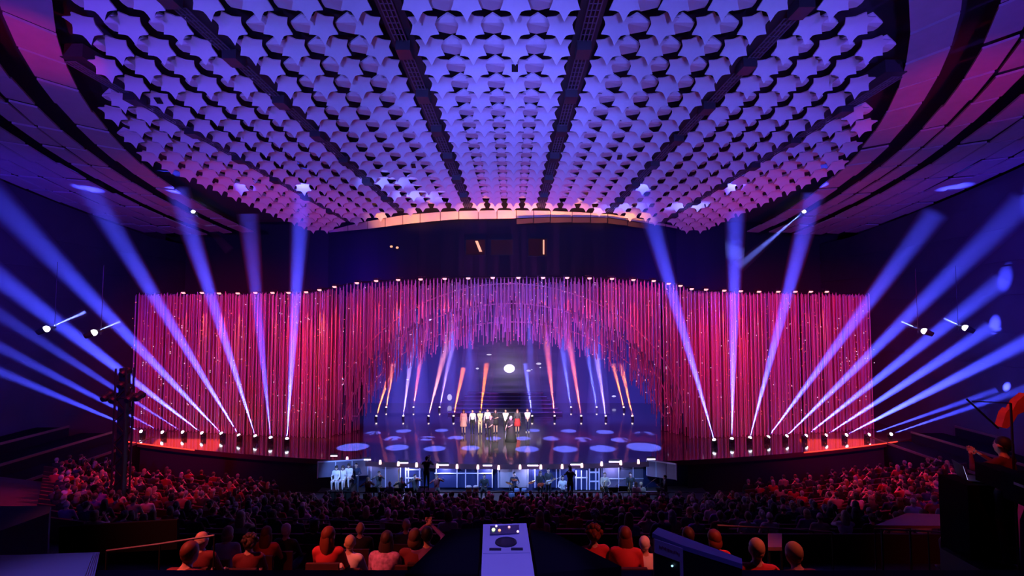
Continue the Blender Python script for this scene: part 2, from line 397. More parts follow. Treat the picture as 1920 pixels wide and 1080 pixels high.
for i, (x, y) in enumerate(((735, 463), (746, 465))):
    q = MB(); q.ell(PC(x, y, winf) + Vector((0, -.25, 0)), (.13, .1, .1), 8, 5); q.box(PC(x, y, winf) + Vector((0, -.10, 0)), (.2, .2, .2), mi=1)
    tag(q.build('signal_lamp', [lampm, black]), f'{["left", "right"][i]} of two small orange lamps on the dark gallery wall', 'lamp')

# ------------------------------------------------------------------ stage backdrop
scr = MB(); scx = np.linspace(-14.6, 14.6, 13)
for a, c in zip(scx, scx[1:]): scr.add([(a, 51, DZ), (c, 51, DZ), (c, 51, 12.6), (a, 51, 12.6)], [(0, 1, 2, 3)])
sm = bpy.data.materials.new('led_picture'); sm.use_nodes = True; nt = sm.node_tree; bs = nt.nodes['Principled BSDF']
def nd(t, **kw):
    n_ = nt.nodes.new(t)
    for k_, v_ in kw.items(): setattr(n_, k_, v_)
    return n_
tc = nd('ShaderNodeTexCoord'); sep = nd('ShaderNodeSeparateXYZ'); nt.links.new(tc.outputs['Object'], sep.inputs[0])
def math_(op, a, b_=None, c_=None):
    n_ = nd('ShaderNodeMath', operation=op)
    for i_, v_ in enumerate((a, b_, c_)):
        if v_ is None: continue
        if isinstance(v_, (int, float)): n_.inputs[i_].default_value = v_
        else: nt.links.new(v_, n_.inputs[i_])
    return n_.outputs[0]
mp = nd('ShaderNodeMapping'); mp.inputs['Scale'].default_value = (.16, 1, 1.5); nt.links.new(tc.outputs['Object'], mp.inputs[0])
nz = nd('ShaderNodeTexNoise'); nz.inputs['Scale'].default_value = 1.0; nz.inputs['Detail'].default_value = 5; nt.links.new(mp.outputs[0], nz.inputs['Vector'])
ramp = nd('ShaderNodeValToRGB'); e = ramp.color_ramp.elements; e[0].position = .40; e[0].color = (.004, .002, .03, 1); e[1].position = .75; e[1].color = (.075, .04, .21, 1)
nt.links.new(nz.outputs['Fac'], ramp.inputs[0])
cen = math_('SMOOTHSTEP', 0, 0) if False else None
ax = math_('ABSOLUTE', math_('ADD', sep.outputs['X'], .2))
cm = math_('SUBTRACT', 1.0, math_('MULTIPLY', ax, .16)); cm = math_('MAXIMUM', cm, 0)
mixc = nd('ShaderNodeMix', data_type='RGBA'); nt.links.new(cm, mixc.inputs[0]); mixc.inputs[6].default_value = (.022, .014, .20, 1); nt.links.new(ramp.outputs[0], mixc.inputs[7])  # blue sides put the glow of lit stage haze into the emission
MOON = P(955, 691, 51)
dx = math_('MULTIPLY', math_('SUBTRACT', sep.outputs['X'], MOON.x), .78); dz = math_('SUBTRACT', sep.outputs['Z'], MOON.z)
rr = math_('SQRT', math_('ADD', math_('MULTIPLY', dx, dx), math_('MULTIPLY', dz, dz)))
core = math_('LESS_THAN', rr, .42); glow = math_('MULTIPLY', math_('EXPONENT', math_('MULTIPLY', rr, -1.0)), .22)
mo = math_('ADD', math_('MULTIPLY', core, 1.6), glow)
addc = nd('ShaderNodeMix', data_type='RGBA', blend_type='ADD'); addc.inputs[0].default_value = 1
mc = nd('ShaderNodeCombineColor'); nt.links.new(math_('MULTIPLY', mo, .85), mc.inputs[0]); nt.links.new(math_('MULTIPLY', mo, .72), mc.inputs[1]); nt.links.new(math_('MULTIPLY', mo, 1.2), mc.inputs[2])
nt.links.new(mixc.outputs[2], addc.inputs[6]); nt.links.new(mc.outputs[0], addc.inputs[7])
bs.inputs['Base Color'].default_value = (.03, .03, .04, 1); bs.inputs['Roughness'].default_value = .5
nt.links.new(addc.outputs[2], bs.inputs['Emission Color']); bs.inputs['Emission Strength'].default_value = 1.0
screen = tag(scr.build('led_screen', sm, fix=False), 'wide screen behind the stage showing a white moon over dark water', 'screen')
gl = mat('screen_white', (.5, .5, .6), .5, emit=(.8, .78, 1), es=.8)
for x, y, w_, h_ in ((917, 665, 5, 1.2), (895, 691, 3, 1.6), (991, 695, 4, 2), (997, 693, 1.6, 1), (1010, 682, 5, 2), (1013, 689, 1.6, 1.2), (764, 712, 2.5, 1), (1151, 743, 4, 1.6), (843, 745, 4.5, 6)):
    q = MB(); q.ell(P(x, y, 50.95), (w_ * .053, .03, h_ * .053), 8, 5); q.build('picture_glint', gl, screen)
# stairs in front of the screen
st = thing('stage_steps', 'low flight of pale-edged steps in front of the screen', 'steps', (-.6, 45, DZ))
for k in range(6):
    q = MB(); q.box((0, k * .55 + .3, .125 + k * .125), (10 - k * .6, .6, .25 + k * .25)); s_ = q.build('step', mat('step_dark', (.06, .055, .08), .35), st)
    q = MB(); q.box((0, k * .55 - .02, .25 + k * .25 - .02), (9.9 - k * .6, .03, .04)); q.build('step_nosing', mat('nosing', (.45, .42, .6), .4), s_)  # pale strip puts the lit step edge into the colour

# ------------------------------------------------------------------ string curtain
def Yc(X): return 35.6 + X * X / 200
TK = [(262, 554), (575, 551), (600, 547), (670, 533), (834, 525), (1018, 523), (1147, 525), (1225, 530), (1275, 538), (1300, 547), (1400, 551), (1625, 554)]
XT = [P(a, c, 36).x for a, c in TK]
ZTOP = [PC(a, c, Yc).z for a, c in TK]
XT = [PC(a, c, Yc).x for a, c in TK]
def ztop(X): return float(np.interp(X, XT, ZTOP))
def arch(X, t, Y):                               # bottom of the arch fringe at X in depth Y; t 0 = outer edge, 1 = inner edge
    px = 960 + X / Yc(X) * 960
    a = 335 - 40 * t; bb = 292 - 92 * t; d = (px - 956) / a
    if abs(d) >= 1: return DZ + .03
    return max(DZ + .03, P(px, 850 - bb * math.sqrt(1 - d * d), Yc(X)).z)
strandm = mat('strand_plastic', (.62, .55, .60), .28, spec=.8); strandb = mat('strand_clear', (.50, .50, .72), .2, spec=.8); strandd = mat('strand_dark', (.26, .20, .24), .35)
beadm = mat('led_bead', (.8, .4, .4), .3, emit=(1, .15, .15), es=1.3)
beadw = mat('led_bead_white', (.8, .8, .9), .3, emit=(.85, .7, 1), es=1.8)
cur = {}
for nm, lb in (('left', 'red-lit string curtain of thin hanging tubes left of the stage arch'), ('right', 'red-lit string curtain of thin hanging tubes right of the stage arch'), ('arch', 'arched fringe of hanging tubes and threads framing the stage opening')):
    cur[nm] = thing('string_curtain', lb, 'curtain', (0, 36, DZ + .01) if False else (0, 0, 0), group='string curtains of the stage')
def which(X): return 'left' if X < -12.6 else 'right' if X > 12.4 else 'arch'
XL, XR = PC(250, 700, Yc).x, PC(1636, 700, Yc).x
# front tubes: each its own part
tube_n = {'left': 0, 'right': 0, 'arch': 0}
X = XL
while X < XR:
    wname = which(X); Y = Yc(X); z0 = ztop(X) + rnd.uniform(-.06, .12); z1 = arch(X, rnd.uniform(0, .12), Y)
    q = MB(); lean = -.0 
    q.tube((X, Y, z1), (X + rnd.uniform(-.02, .02), Y, z0), .045, n=6); q.tube((X, Y, z0), (X, Y, z0 + .10), .02, n=5)
    q.build('hanging_tube', strandb if rnd.random() < .4 else strandm, cur[wname], smooth=False); tube_n[wname] += 1
    X += .30 if abs(X) > 12.5 else .26
# threads behind, too many to pick apart
acc = {k: MB() for k in cur}; beads = {k: MB() for k in cur}
def thread(X, Y, z0, z1, r, mi, wname):
    b = acc[wname]; o = len(b.v); a = rnd.random() * 6
    for z in (z1, z0):
        for i in range(4): b.v.append((X + r * math.cos(a + i * PI / 2), Y + r * math.sin(a + i * PI / 2), z))
    for i in range(4): b.f.append((o + i, o + (i + 1) % 4, o + 4 + (i + 1) % 4, o + 4 + i)); b.m.append(mi)
for k in range(2600):
    X = rnd.uniform(XL - .2, XR + .2); wname = which(X); d = abs((X + .15) / 12.7)
    if d < 1:
        t = rnd.random() ** .8; Y = Yc(X) + .25 + 2.6 * t
        if t < .15: zb = arch(X, 0, Y)
        else: zb = arch(X, t, Y)
        zb += rnd.uniform(-.25, .35) if zb > DZ + .5 else 0
        thread(X, Y, ztop(X) - .1 - .5 * t, zb, rnd.uniform(.018, .036), rnd.choice((0, 0, 1, 1, 2)), wname)
    else:
        Y = Yc(X) + rnd.uniform(.15, .9)
        thread(X, Y, ztop(X) + rnd.uniform(-.15, .1), DZ + .03, rnd.uniform(.018, .036), rnd.choice((0, 0, 0, 1, 2, 2)), wname)
    if rnd.random() < .2:
        n_ = rnd.randint(1, 3)
        for _ in range(n_):
            zt = rnd.uniform(max(DZ + 1, arch(X, .9, 36)), ztop(X) - .2); beads[wname].box((X, Yc(X) - .08, zt), (.03, .03, .045), mi=0 if rnd.random() < .75 else 1)
for nm in cur:
    o = acc[nm].build('threads', [strandm, strandb, strandd], cur[nm], fix=False); o['kind'] = 'stuff'
    o = beads[nm].build('sparkles', [beadm, beadw], cur[nm], fix=False); o['kind'] = 'stuff'
    # hanging rail
    q = MB(); lo, hi = {'left': (XL, -12.6), 'right': (12.4, XR), 'arch': (-12.6, 12.4)}[nm]
    Xs = np.linspace(lo, hi, 24)
    q.path([(x, Yc(x) + .05, ztop(x) + .14) for x in Xs], .05, 5); q.build('hanging_rail', black, cur[nm])
# hoops of the arch
for t in (0.0, .5, 1.0):
    q = MB(); Xs = np.linspace(-12.3, 12.1, 40)
    q.path([(x, Yc(x) + .3 + 2.6 * t, max(DZ + .05, arch(x, t * .8, 36) + 1.0)) for x in Xs], .04, 5); q.build('arch_hoop', strandm, cur['arch'])
# black cloth behind the side curtains
for s, side in ((-1, 'left'), (1, 'right')):
    b = MB(); Xs = np.linspace(12.6, 27.6, 60)
    v = [(s * x, Yc(x) + 1.25 + .12 * math.sin(x * 6), z) for z in (DZ, 13.2) for x in Xs]; n = len(Xs)
    b.add(v, [(i, i + 1, n + i + 1, n + i) for i in range(n - 1)])
    tag(b.build('backing_drape', mat('dark_cloth', (.13, .10, .12), .9)), f'dark pleated drape behind the {side} string curtain', 'drape')

# ------------------------------------------------------------------ lamps
lensw = mat('lens_blue_white', (.8, .8, .9), .2, emit=(.75, .8, 1), es=9)
lensr = mat('lens_pink', (.9, .6, .6), .2, emit=(1, .42, .36), es=1.5)
lenso = mat('lens_warm', (.9, .8, .7), .2, emit=(1, .75, .6), es=5.0)
hazeb = vol('haze_beam', .12); hazes = vol('haze_stage', .16); hazet = vol('haze_thin', .07)
b = MB(); b.box((0, 0, .07), (.34, .30, .14)); BASE = b.mesh('base', [black])
b = MB(); b.box((-.19, 0, .30), (.05, .12, .36)); b.box((.19, 0, .30), (.05, .12, .36)); b.box((0, 0, .16), (.40, .16, .05)); YOKE = b.mesh('yoke', [black])
b = MB(); b.lathe((0, 0, 0), [(.06, -.2), (.13, -.17), (.15, 0), (.12, .12), (.13, .16), (.13, .2)], 10); HEADM = b.mesh('head', [black])
def lens_mesh(m): 
    b = MB(); b.lathe((0, 0, 0), [(.128, .17), (.14, .20), (.12, .25), (.07, .29), (.02, .30)], 10); return b.mesh('lens', [m])
LENS = {}
def beam_light(loc, d, power, color, ang, size, parent):
    l = bpy.data.lights.new('lamp_light', 'SPOT'); l.shadow_soft_size = .01; l.spot_size = math.radians(ang); l.spot_blend = 1.0; l.energy = power; l.color = color
    o = bpy.data.objects.new('lamp_light', l); C.objects.link(o); o.parent = parent; o.location = loc; o.rotation_mode = 'QUATERNION'; o.rotation_quaternion = Vector(d).to_track_quat('-Z', 'Y'); return o
def mover(label, group, base, end, color, power, ang, haze, lens, scale=.8, blend=.6, fall=None):
    base = Vector(base); d = (Vector(end) - base).normalized(); L = (Vector(end) - base).length
    for k_ in range(400):
        e_ = base + d * (k_ * .1)
        if k_ * .1 > L or er(e_.x, e_.y) > 1.45 or e_.z > zc(e_.y) - .35: break
    L = k_ * .1
    t = thing('moving_light', label, 'stage light', base, 0, group); t.scale = (scale,) * 3
    obj('base', BASE, t); obj('yoke', YOKE, t)
    h = obj('head', HEADM, t); h.location = (0, 0, .36); h.rotation_mode = 'QUATERNION'; h.rotation_quaternion = d.to_track_quat('Z', 'Y')
    if lens.name not in LENS: LENS[lens.name] = lens_mesh(lens)
    obj('lens', LENS[lens.name], h)
    org = Vector((0, 0, .36)) + d * .34
    q = MB(); q.tube(org, org + d * (L / scale), .03, .03 + (L / scale) * math.tan(math.radians(ang / 2 * 1.04)), 20)
    bm_ = q.build('light_beam', haze, t); bm_['kind'] = 'stuff'
    beam_light(org + d * .01, d, power, color, ang, .22, t)
    return t
def deckpt(px, py):
    p = PZ(px, py, DZ + .45); p.z = DZ; return p
LB = [(268, 806, -40, 690), (308, 808, -40, 640), (346, 808, -40, 575), (382, 810, -40, 502), (418, 811, -30, 360), (450, 815, 70, 205), (480, 817, 318, 320), (508, 820, 466, 420), (538, 822, 566, 380)]
RB = [(1340, 824, 1200, 345), (1372, 822, 1379, 415), (1405, 820, 1524, 380), (1438, 818, 1748, 415), (1472, 816, 1960, 350), (1508, 815, 1880, 535), (1545, 814, 1850, 628), (1583, 813, 1960, 632), (1625, 812, 1860, 744), (1667, 811, 1960, 726)]
PW = 1000000
for i, (x, y, ex, ey) in enumerate(LB):
    bp = deckpt(x, y); mover(f'moving light at the foot of the left curtain, {nth(i)} from the tower side, blue beam', 'blue beam lights on the left deck', bp, P(ex, ey, min(bp.y - 2.5, 29.5 * 960 / max(1, abs(ex - 960)))), (.05, .062, 1), PW * (.4 if i in (0, 1, 2, 7) else 1), (3.8 if i < 3 else 5.0), hazeb if i > 2 else hazet, lensw)
for i, (x, y, ex, ey) in enumerate(RB):
    bp = deckpt(x, y); mover(f'moving light at the foot of the right curtain, {nth(i)} from the arch, blue beam', 'blue beam lights on the right deck', bp, P(ex, ey, min(bp.y - 2.5, 29.5 * 960 / max(1, abs(ex - 960)))), (.05, .062, 1), PW * (.35 if i in (8, 9) else 1), (3.8 if i > 7 else 5.0), hazeb if i < 8 else hazet, lensw)
S1 = [(705, 782, 735, 690, 'o'), (756, 777, 780, 600, 'v'), (803, 777, 850, 600, 'p'), (850, 776, 868, 700, 'o'), (900, 776, 912, 690, 'o'), (998, 776, 985, 690, 'b'), (1040, 776, 1020, 600, 'r'), (1090, 777, 1062, 610, 'r'), (1136, 778, 1108, 600, 'v'), (1186, 781, 1165, 690, 'o')]
S2 = [(724, 758, 738, 690, 'o'), (775, 757, 800, 600, 'r'), (824, 757, 858, 600, 'v'), (875, 757, 890, 660, 'p'), (916, 757, 930, 650, 'p'), (978, 757, 970, 660, 'v'), (1021, 757, 1008, 690, 'o'), (1071, 758, 1045, 600, 'b'), (1119, 758, 1090, 600, 'b'), (1170, 760, 1150, 690, 'o')]
COL = {'o': (1, .16, .015), 'r': (1, .14, .10), 'p': (1, .30, .30), 'v': (.42, .25, 1), 'b': (.12, .14, 1)}
for row, (S, Y, rn) in enumerate(((S1, 43, 'front'), (S2, 47, 'rear'))):
    for i, (x, y, ex, ey, c) in enumerate(S):
        bp = P(x, y, Y); bp.z = DZ
        mover(f'small stage floor light in the {rn} row before the screen, {nth(i)} from the left', f'{rn} row of stage floor lights', bp, P(ex, ey, Y - .6), COL[c], 110000 if c in 'or' else 90000, 7.0, hazes, lenso, .55)
# blue lights hung over the stage, pointing down, haze shafts behind the fringe
for i, (x0, x1) in enumerate(((744, 752), (783, 790), (845, 848), (880, 882), (996, 992), (1062, 1058), (1122, 1120))):
    a = P(x1, 530, 46); e_ = P(x0, 775, 45)
    t = thing('hanging_spot', f'hung stage spot behind the fringe, {nth(i)} from the left, blue shaft', 'stage light', a, 0, 'hung blue stage spots')
    q = MB(); d = (e_ - a).normalized(); q.tube(-d * .3, d * .1, .16, .19, 10); q.box((0, 0, .35), (.3, .3, .12)); q.build('lamp_body', black, t)
    q = MB(); q.tube((0, 0, .3), (0, 0, 2.2), .03, n=5); q.build('hanging_pipe', black, t)
    q = MB(); L = (e_ - a).length; q.tube(d * .15, d * L, .2, .2 + L * math.tan(math.radians(4.2)), 18); o = q.build('light_beam', hazes, t); o['kind'] = 'stuff'
    beam_light(d * .16, d, 60000, (.09, .11, 1), 7.6, .3, t)
# curtain top lamps
TOPL = [(345, 551), (380, 551), (412, 552), (447, 552), (480, 551), (512, 551), (542, 551), (575, 550), (600, 546), (628, 540), (670, 533), (706, 529), (747, 527), (789, 526), (834, 525), (878, 524), (924, 523), (972, 523), (1018, 523), (1063, 523), (1105, 524), (1147, 525), (1187, 527), (1225, 529), (1253, 534), (1275, 538), (1296, 544), (1323, 545), (1357, 547), (1388, 548), (1422, 549), (1458, 549), (1490, 549), (1519, 549), (1549, 549)]
b = MB(); b.box((0, 0, .12), (.34, .22, .12)); b.box((0, .1, .22), (.08, .08, .16)); b.box((0, .2, .28), (.5, .1, .05)); TB = b.mesh('lamp_body', [black])
b = MB(); b.lathe((0, -.05, 0), [(.05, -.0), (.12, .02), (.14, .07)], 10); 
b.box((0, -.12, .09), (.28, .03, .07)); TL = b.mesh('lens', [lensr])
for i, (x, y) in enumerate(TOPL):
    p = PC(x, y, lambda X_: Yc(X_) - .35)
    t = thing('curtain_light', f'small red lamp on the curtain rail, {nth(i)} from the left end', 'stage light', p, 0, 'red lamps along the curtain rail')
    obj('lamp_body', TB, t); obj('lens', TL, t)
    strong = rnd.choice((.5, .8, 1.2, 1.7))
    l = light('lamp_light', 'SPOT', p + Vector((0, -.1, -.12)), p + Vector((rnd.uniform(-.25, .25), .42, -4)), 1500 * strong, (1, .03 + .10 * rnd.random() ** 2, .03), 24, .9, .03); l.parent = t; l.location = Vector((0, -.1, -.12))
# red light strips along the outer deck edges
redstrip = mat('red_strip', (.8, .2, .1), .4, emit=(1, .06, .03), es=1.1)
for s, side, lo, hi in ((-1, 'left', 20.5, 26.8), (1, 'right', 18.5, 26.5)):
    q = MB(); Xs = np.linspace(lo, hi, 9); q.path([(s * x, lipY(x) - .06, DZ - .02) for x in Xs], .045, 6)
    t = tag(q.build('edge_light_strip', redstrip), f'thin glowing red light strip along the {side} deck edge', 'light strip')
    l = light('strip_light', 'AREA', (s * 23.5, lipY(23.5) + 1.2, DZ + 1.4), (s * 23.5, lipY(23.5) + .6, DZ), 110, (1, .05, .02), size=5)
# wall spots at the sides
WS = [(84, 618, 160, 585, 26, 'low on the left side wall, outer of two'), (173, 625, 225, 603, 26, 'low on the left side wall, inner of two'), (361, 395, 430, 470, 40, 'under the left ceiling border'), (1509, 395, 1385, 500, 40, 'under the right ceiling border'), (1736, 622, 1690, 603, 28, 'low on the right side wall, inner of two'), (1813, 616, 1770, 597, 28, 'low on the right side wall, outer of two')]
for i, (x, y, ex, ey, Y, lb) in enumerate(WS):
    a = P(x, y, Y); e_ = P(ex, ey, Y + .5); d = (e_ - a).normalized(); L = (e_ - a).length
    t = thing('wall_spotlight', 'white-glowing round spotlight ' + lb, 'stage light', a)
    q = MB(); q.tube(-d * .34, d * .02, .13, .17, 10); q.box((0, .3, .1), (.1, .6, .1)); q.build('lamp_body', black, t)
    q = MB(); q.ell(d * .06, (.16, .16, .16), 10, 7); q.build('lens', mat('lens_white_hot', (.9, .9, .9), .2, emit=(.9, 1, .95), es=7), t)
    q = MB(); q.tube((.0, .55, -.1), (0, .55, 3.5), .012, n=5); q.build('hanging_pipe', black, t)
    q = MB(); q.tube(d * .24, d * L, .10, .10 + L * .07, 14); o = q.build('light_beam', hazeb, t); o['kind'] = 'stuff'
    beam_light(d * .25, d, 60000, (.14, .18, 1), 7.0, .18, t)
# blue pools on the deck: spots hung above the stage
POOL = [(757, 808, 30), (828, 807, 26), (1000, 807, 26), (1066, 808, 30), (1134, 810, 34), (1208, 813, 36), (700, 812, 30), (735, 822, 35), (800, 822, 35), (855, 821, 32), (925, 822, 30), (980, 822, 30), (1034, 822, 34), (1090, 824, 38), (1164, 825, 38), (662, 838, 60), (745, 839, 44), (815, 841, 42), (882, 840, 36), (988, 842, 46), (1060, 842, 48), (1130, 841, 50), (1207, 838, 66)]
for i, (x, y, w_) in enumerate(POOL):
    p = PZ(x, y, DZ); hz = 13.5; rw = w_ / 960 * p.y / 2
    light('pool_light', 'SPOT', (p.x, p.y + 1.0, hz), p, 70000, (.13, .17, 1), 2 * math.degrees(math.atan(rw / (hz - DZ))), .25, .02)

# ------------------------------------------------------------------ people
def sit_stand(pose):
    return pose
def rotm(a, ax='Z'): return Matrix.Rotation(a, 3, ax)
def ik(sh, wr, l1, l2, pole):
    sh = Vector(sh); wr = Vector(wr); d = wr - sh; L = min(max(d.length, .05), (l1 + l2) * .999); u = d.normalized()
    wr = sh + u * L; a = (l1 * l1 - l2 * l2 + L * L) / (2 * L); h = math.sqrt(max(0, l1 * l1 - a * a))
    p = Vector(pole); p = p - u * p.dot(u); p = p.normalized() if p.length > 1e-4 else u.orthogonal()
    return sh + u * a + p * h, wr
SKIN, TOP, LEG, SHOE, EYE = range(5)
def modmesh(me, voxel, ratio, smooth_it=2):
    o = bpy.data.objects.new('tmp', me); C.objects.link(o)
    r = o.modifiers.new('r', 'REMESH'); r.mode = 'VOXEL'; r.voxel_size = voxel
    s_ = o.modifiers.new('s', 'SMOOTH'); s_.iterations = smooth_it; s_.factor = .5
    if ratio < 1: d = o.modifiers.new('d', 'DECIMATE'); d.ratio = ratio
    dg = bpy.context.evaluated_depsgraph_get(); out = bpy.data.meshes.new_from_object(o.evaluated_get(dg))
    bpy.data.objects.remove(o); return out
def person_mesh(name, seated=True, lh=None, rh=None, lean=0, yaw=0, pitch=0, sleeve=True, legs=True, voxel=.026, ratio=.45, hands=True, barelegs=False, stride=0):
    """one continuous body facing +Y; returns mesh, head centre, head rotation. Hands are targets in local coordinates of an upright torso."""
    pr = []                                       # (kind, a, b, r0, r1, material) capsules / ('e', c, r, rot, material)
    H = .45 if seated else .92
    R = rotm(-lean, 'X'); hip = Vector((0, 0, H))
    T = lambda p: R @ (Vector(p) - hip) + hip
    def e(c, r, m, rot=None): pr.append(('e', T(c), r, (R if rot is None else R @ rot), m))
    def c_(a, b, r0, r1, m): pr.append(('c', Vector(a), Vector(b), r0, r1, m))
    e((0, 0, H + .03), (.175, .125, .13), LEG); e((0, .005, H + .18), (.148, .108, .17), TOP); e((0, .0, H + .37), (.178, .118, .18), TOP)
    c_(T((-.155, 0, H + .50)), T((.155, 0, H + .50)), .062, .062, TOP)
    c_(T((0, -.005, H + .50)), T((0, .012, H + .63)), .056, .050, SKIN)
    hr = rotm(yaw) @ rotm(-pitch, 'X'); hc = Vector((0, .02, H + .70))
    HR = R @ hr if abs(lean) < .15 else hr; hcw = T(hc)
    def he(c, r, m): pr.append(('e', hcw + HR @ Vector(c), r, HR, m))
    he((0, -.005, .01), (.078, .097, .112), SKIN); he((0, .028, -.055), (.058, .066, .066), SKIN)
    pr.append(('c', hcw + HR @ Vector((0, .088, .012)), hcw + HR @ Vector((0, .108, -.022)), .011, .016, SKIN))
    he((.082, -.004, -.012), (.018, .022, .034), SKIN); he((-.082, -.004, -.012), (.018, .022, .034), SKIN)
    lm = SKIN if barelegs else LEG
    fing = []
    for s in (-1, 1):
        hp = Vector((s * .09, 0, H))
        if seated: kn = Vector((s * .12, .44, .50)); an = Vector((s * .12, .40, .09))
        else: kn = Vector((s * .095, .02 + stride * s, .49)); an = Vector((s * .10, -.02 + stride * 1.6 * s, .085))
        c_(hp, kn, .088, .060, LEG if not barelegs else SKIN); c_(kn, an, .058, .038, lm)
        pr.append(('e', an + Vector((0, .06, -.045)), (.044, .125, .04), Matrix.Identity(3), SHOE))
        sh = T((s * .185, 0, H + .49)); tg = (rh if s > 0 else lh)
        if tg is None: tg = (s * .13, .34, H + .13) if seated else (s * .25, .03, H - .06)
        el, wr = ik(sh, T(tg), .285, .255, (s * .6, -.5, -.5))
        c_(sh, el, .054, .042, TOP); c_(el, wr, .041, .029, TOP if sleeve else SKIN)
        u = (wr - el).normalized(); side = u.cross(Vector((0, 0, 1))); side = side.normalized() if side.length > .1 else Vector((0, 1, 0)); nrm = side.cross(u)
        if abs(u.z) > .6: side = Vector((0, 1, 0)) - u * u.y; side.normalize(); nrm = side.cross(u)
        rot = Matrix((side, nrm, u)).transposed()
        pr.append(('e', wr + u * .045, (.040, .020, .055), rot, SKIN))
        fing.append((wr, u, side, nrm, s))
    b = MB()
    for q in pr:
        if q[0] == 'e': b.ell(q[1], q[2], 14, 10, 0, q[3])
        else:
            b.tube(q[1], q[2], q[3], q[4], 12)
            b.ell(q[1], (q[3],) * 3, 12, 8); b.ell(q[2], (q[4],) * 3, 12, 8)
    raw = b.mesh('raw', []); me = modmesh(raw, voxel, ratio)
    nv = len(me.vertices); co = np.empty(nv * 3); me.vertices.foreach_get('co', co); co = co.reshape(-1, 3)
    faces = [tuple(p.vertices) for p in me.polygons]; cen = np.array([co[list(f)].mean(0) for f in faces])
    best = np.full(len(faces), 9e9); mi = np.zeros(len(faces), int)
    for q in pr:
        if q[0] == 'e':
            loc = (cen - np.array(q[1])) @ np.array(q[3]); d = (np.linalg.norm(loc / np.array(q[2]), axis=1) - 1) * min(q[2])
        else:
            a = np.array(q[1]); v = np.array(q[2]) - a; t = np.clip(((cen - a) @ v) / (v @ v), 0, 1)
            d = np.linalg.norm(cen - a - t[:, None] * v, axis=1) - (q[3] + (q[4] - q[3]) * t)
        k = d < best; best[k] = d[k]; mi[k] = q[-1]
    b = MB(); b.v = [tuple(x) for x in co]; b.f = faces; b.m = mi.tolist()
    for s in (-1, 1): b.ell(hcw + HR @ Vector((s * .032, .082, .018)), (.013, .010, .010), 6, 4, EYE)
    b.ell(hcw + HR @ Vector((0, .088, -.058)), (.024, .008, .006), 6, 4, EYE)
    if hands:
        for wr, u, side, nrm, s in fing:
            base = wr + u * .075
            for k, (off, L) in enumerate(((-.030, .062), (-.010, .075), (.011, .070), (.030, .055))):
                p0 = base + side * off; p1 = p0 + u * L * .55 + nrm * .008; p2 = p1 + u * L * .40 + nrm * .022
                b.tube(p0, p1, .0095, .009, 5, SKIN); b.tube(p1, p2, .009, .007, 5, SKIN)
            p0 = wr + u * .025 + side * .032 * 1; p1 = p0 + u * .035 + side * .028; p2 = p1 + u * .030 + side * .004 + nrm * .01
            b.tube(p0, p1, .012, .010, 5, SKIN); b.tube(p1, p2, .010, .008, 5, SKIN)
    bpy.data.meshes.remove(me); bpy.data.meshes.remove(raw)
    sk = [mat('skin', (.62, .40, .30), .55), mat('cloth_black', (.02, .02, .024), .8), mat('cloth_black', (.02, .02, .024), .8), mat('shoe_black', (.02, .018, .016), .4), mat('eye_dark', (.03, .015, .015), .3)]
    out = b.mesh(name, sk, True)
    return out, hcw, HR
HAIR = {}
def hair_mesh(kind):
    if kind in HAIR: return HAIR[kind]
    b = MB()
    if kind == 'short': b.ell((0, -.020, .034), (.084, .099, .098), 14, 9); b.ell((0, -.052, -.012), (.068, .054, .062), 12, 8)
    elif kind == 'long': b.ell((0, -.016, .030), (.090, .104, .108), 14, 9); b.ell((0, -.066, -.12), (.105, .056, .19), 12, 9); b.ell((.07, -.01, -.08), (.03, .05, .12), 8, 6); b.ell((-.07, -.01, -.08), (.03, .05, .12), 8, 6)
    elif kind == 'bob': b.ell((0, -.016, .032), (.092, .106, .108), 14, 9); b.ell((0, -.036, -.05), (.104, .082, .10), 12, 8)
    elif kind == 'bun': b.ell((0, -.018, .030), (.087, .102, .106), 14, 9); b.ell((0, -.118, .06), (.048, .048, .048), 10, 7); b.ell((0, -.05, -.02), (.070, .056, .06), 10, 7)
    elif kind == 'fringe': b.ell((0, -.032, -.015), (.086, .078, .055), 14, 8)
    elif kind == 'curly':
        b.ell((0, -.02, .03), (.105, .115, .118), 12, 8)
        for k in range(26):
            a = rnd.random() * 6.28; t = rnd.uniform(-.3, 1.4); d = Vector((math.cos(a) * math.cos(t), math.sin(a) * math.cos(t) - .1, math.sin(t)))
            if d.y > .55 and d.z < .6: continue
            b.ell(Vector((0, -.02, .03)) + Vector((d.x * .1, d.y * .11, d.z * .11)), (.036,) * 3, 7, 5)
    HAIR[kind] = b.mesh('hair', [mat('hair_dark', (.03, .018, .012), .5)], True); return HAIR[kind]
HAIRC = {'black': (.012, .010, .010), 'dark brown': (.045, .025, .015), 'brown': (.14, .075, .04), 'blond': (.45, .32, .16), 'grey': (.32, .30, .30), 'red': (.16, .035, .012), 'white': (.75, .72, .68)}
TOPC = {'black': (.018, .018, .02), 'charcoal': (.06, .06, .065), 'navy': (.02, .025, .07), 'maroon': (.16, .02, .03), 'grey': (.22, .22, .23), 'beige': (.5, .4, .3), 'white': (.8, .78, .76), 'red': (.5, .03, .04), 'violet': (.22, .08, .3), 'pink': (.85, .42, .42)}
def hmat(c): return mat('hair_' + c.replace(' ', '_'), HAIRC[c], .6)
def cmat(c): return mat('cloth_' + c, TOPC[c], .8)
def setmat(o, i, m): o.material_slots[i].link = 'OBJECT'; o.material_slots[i].material = m
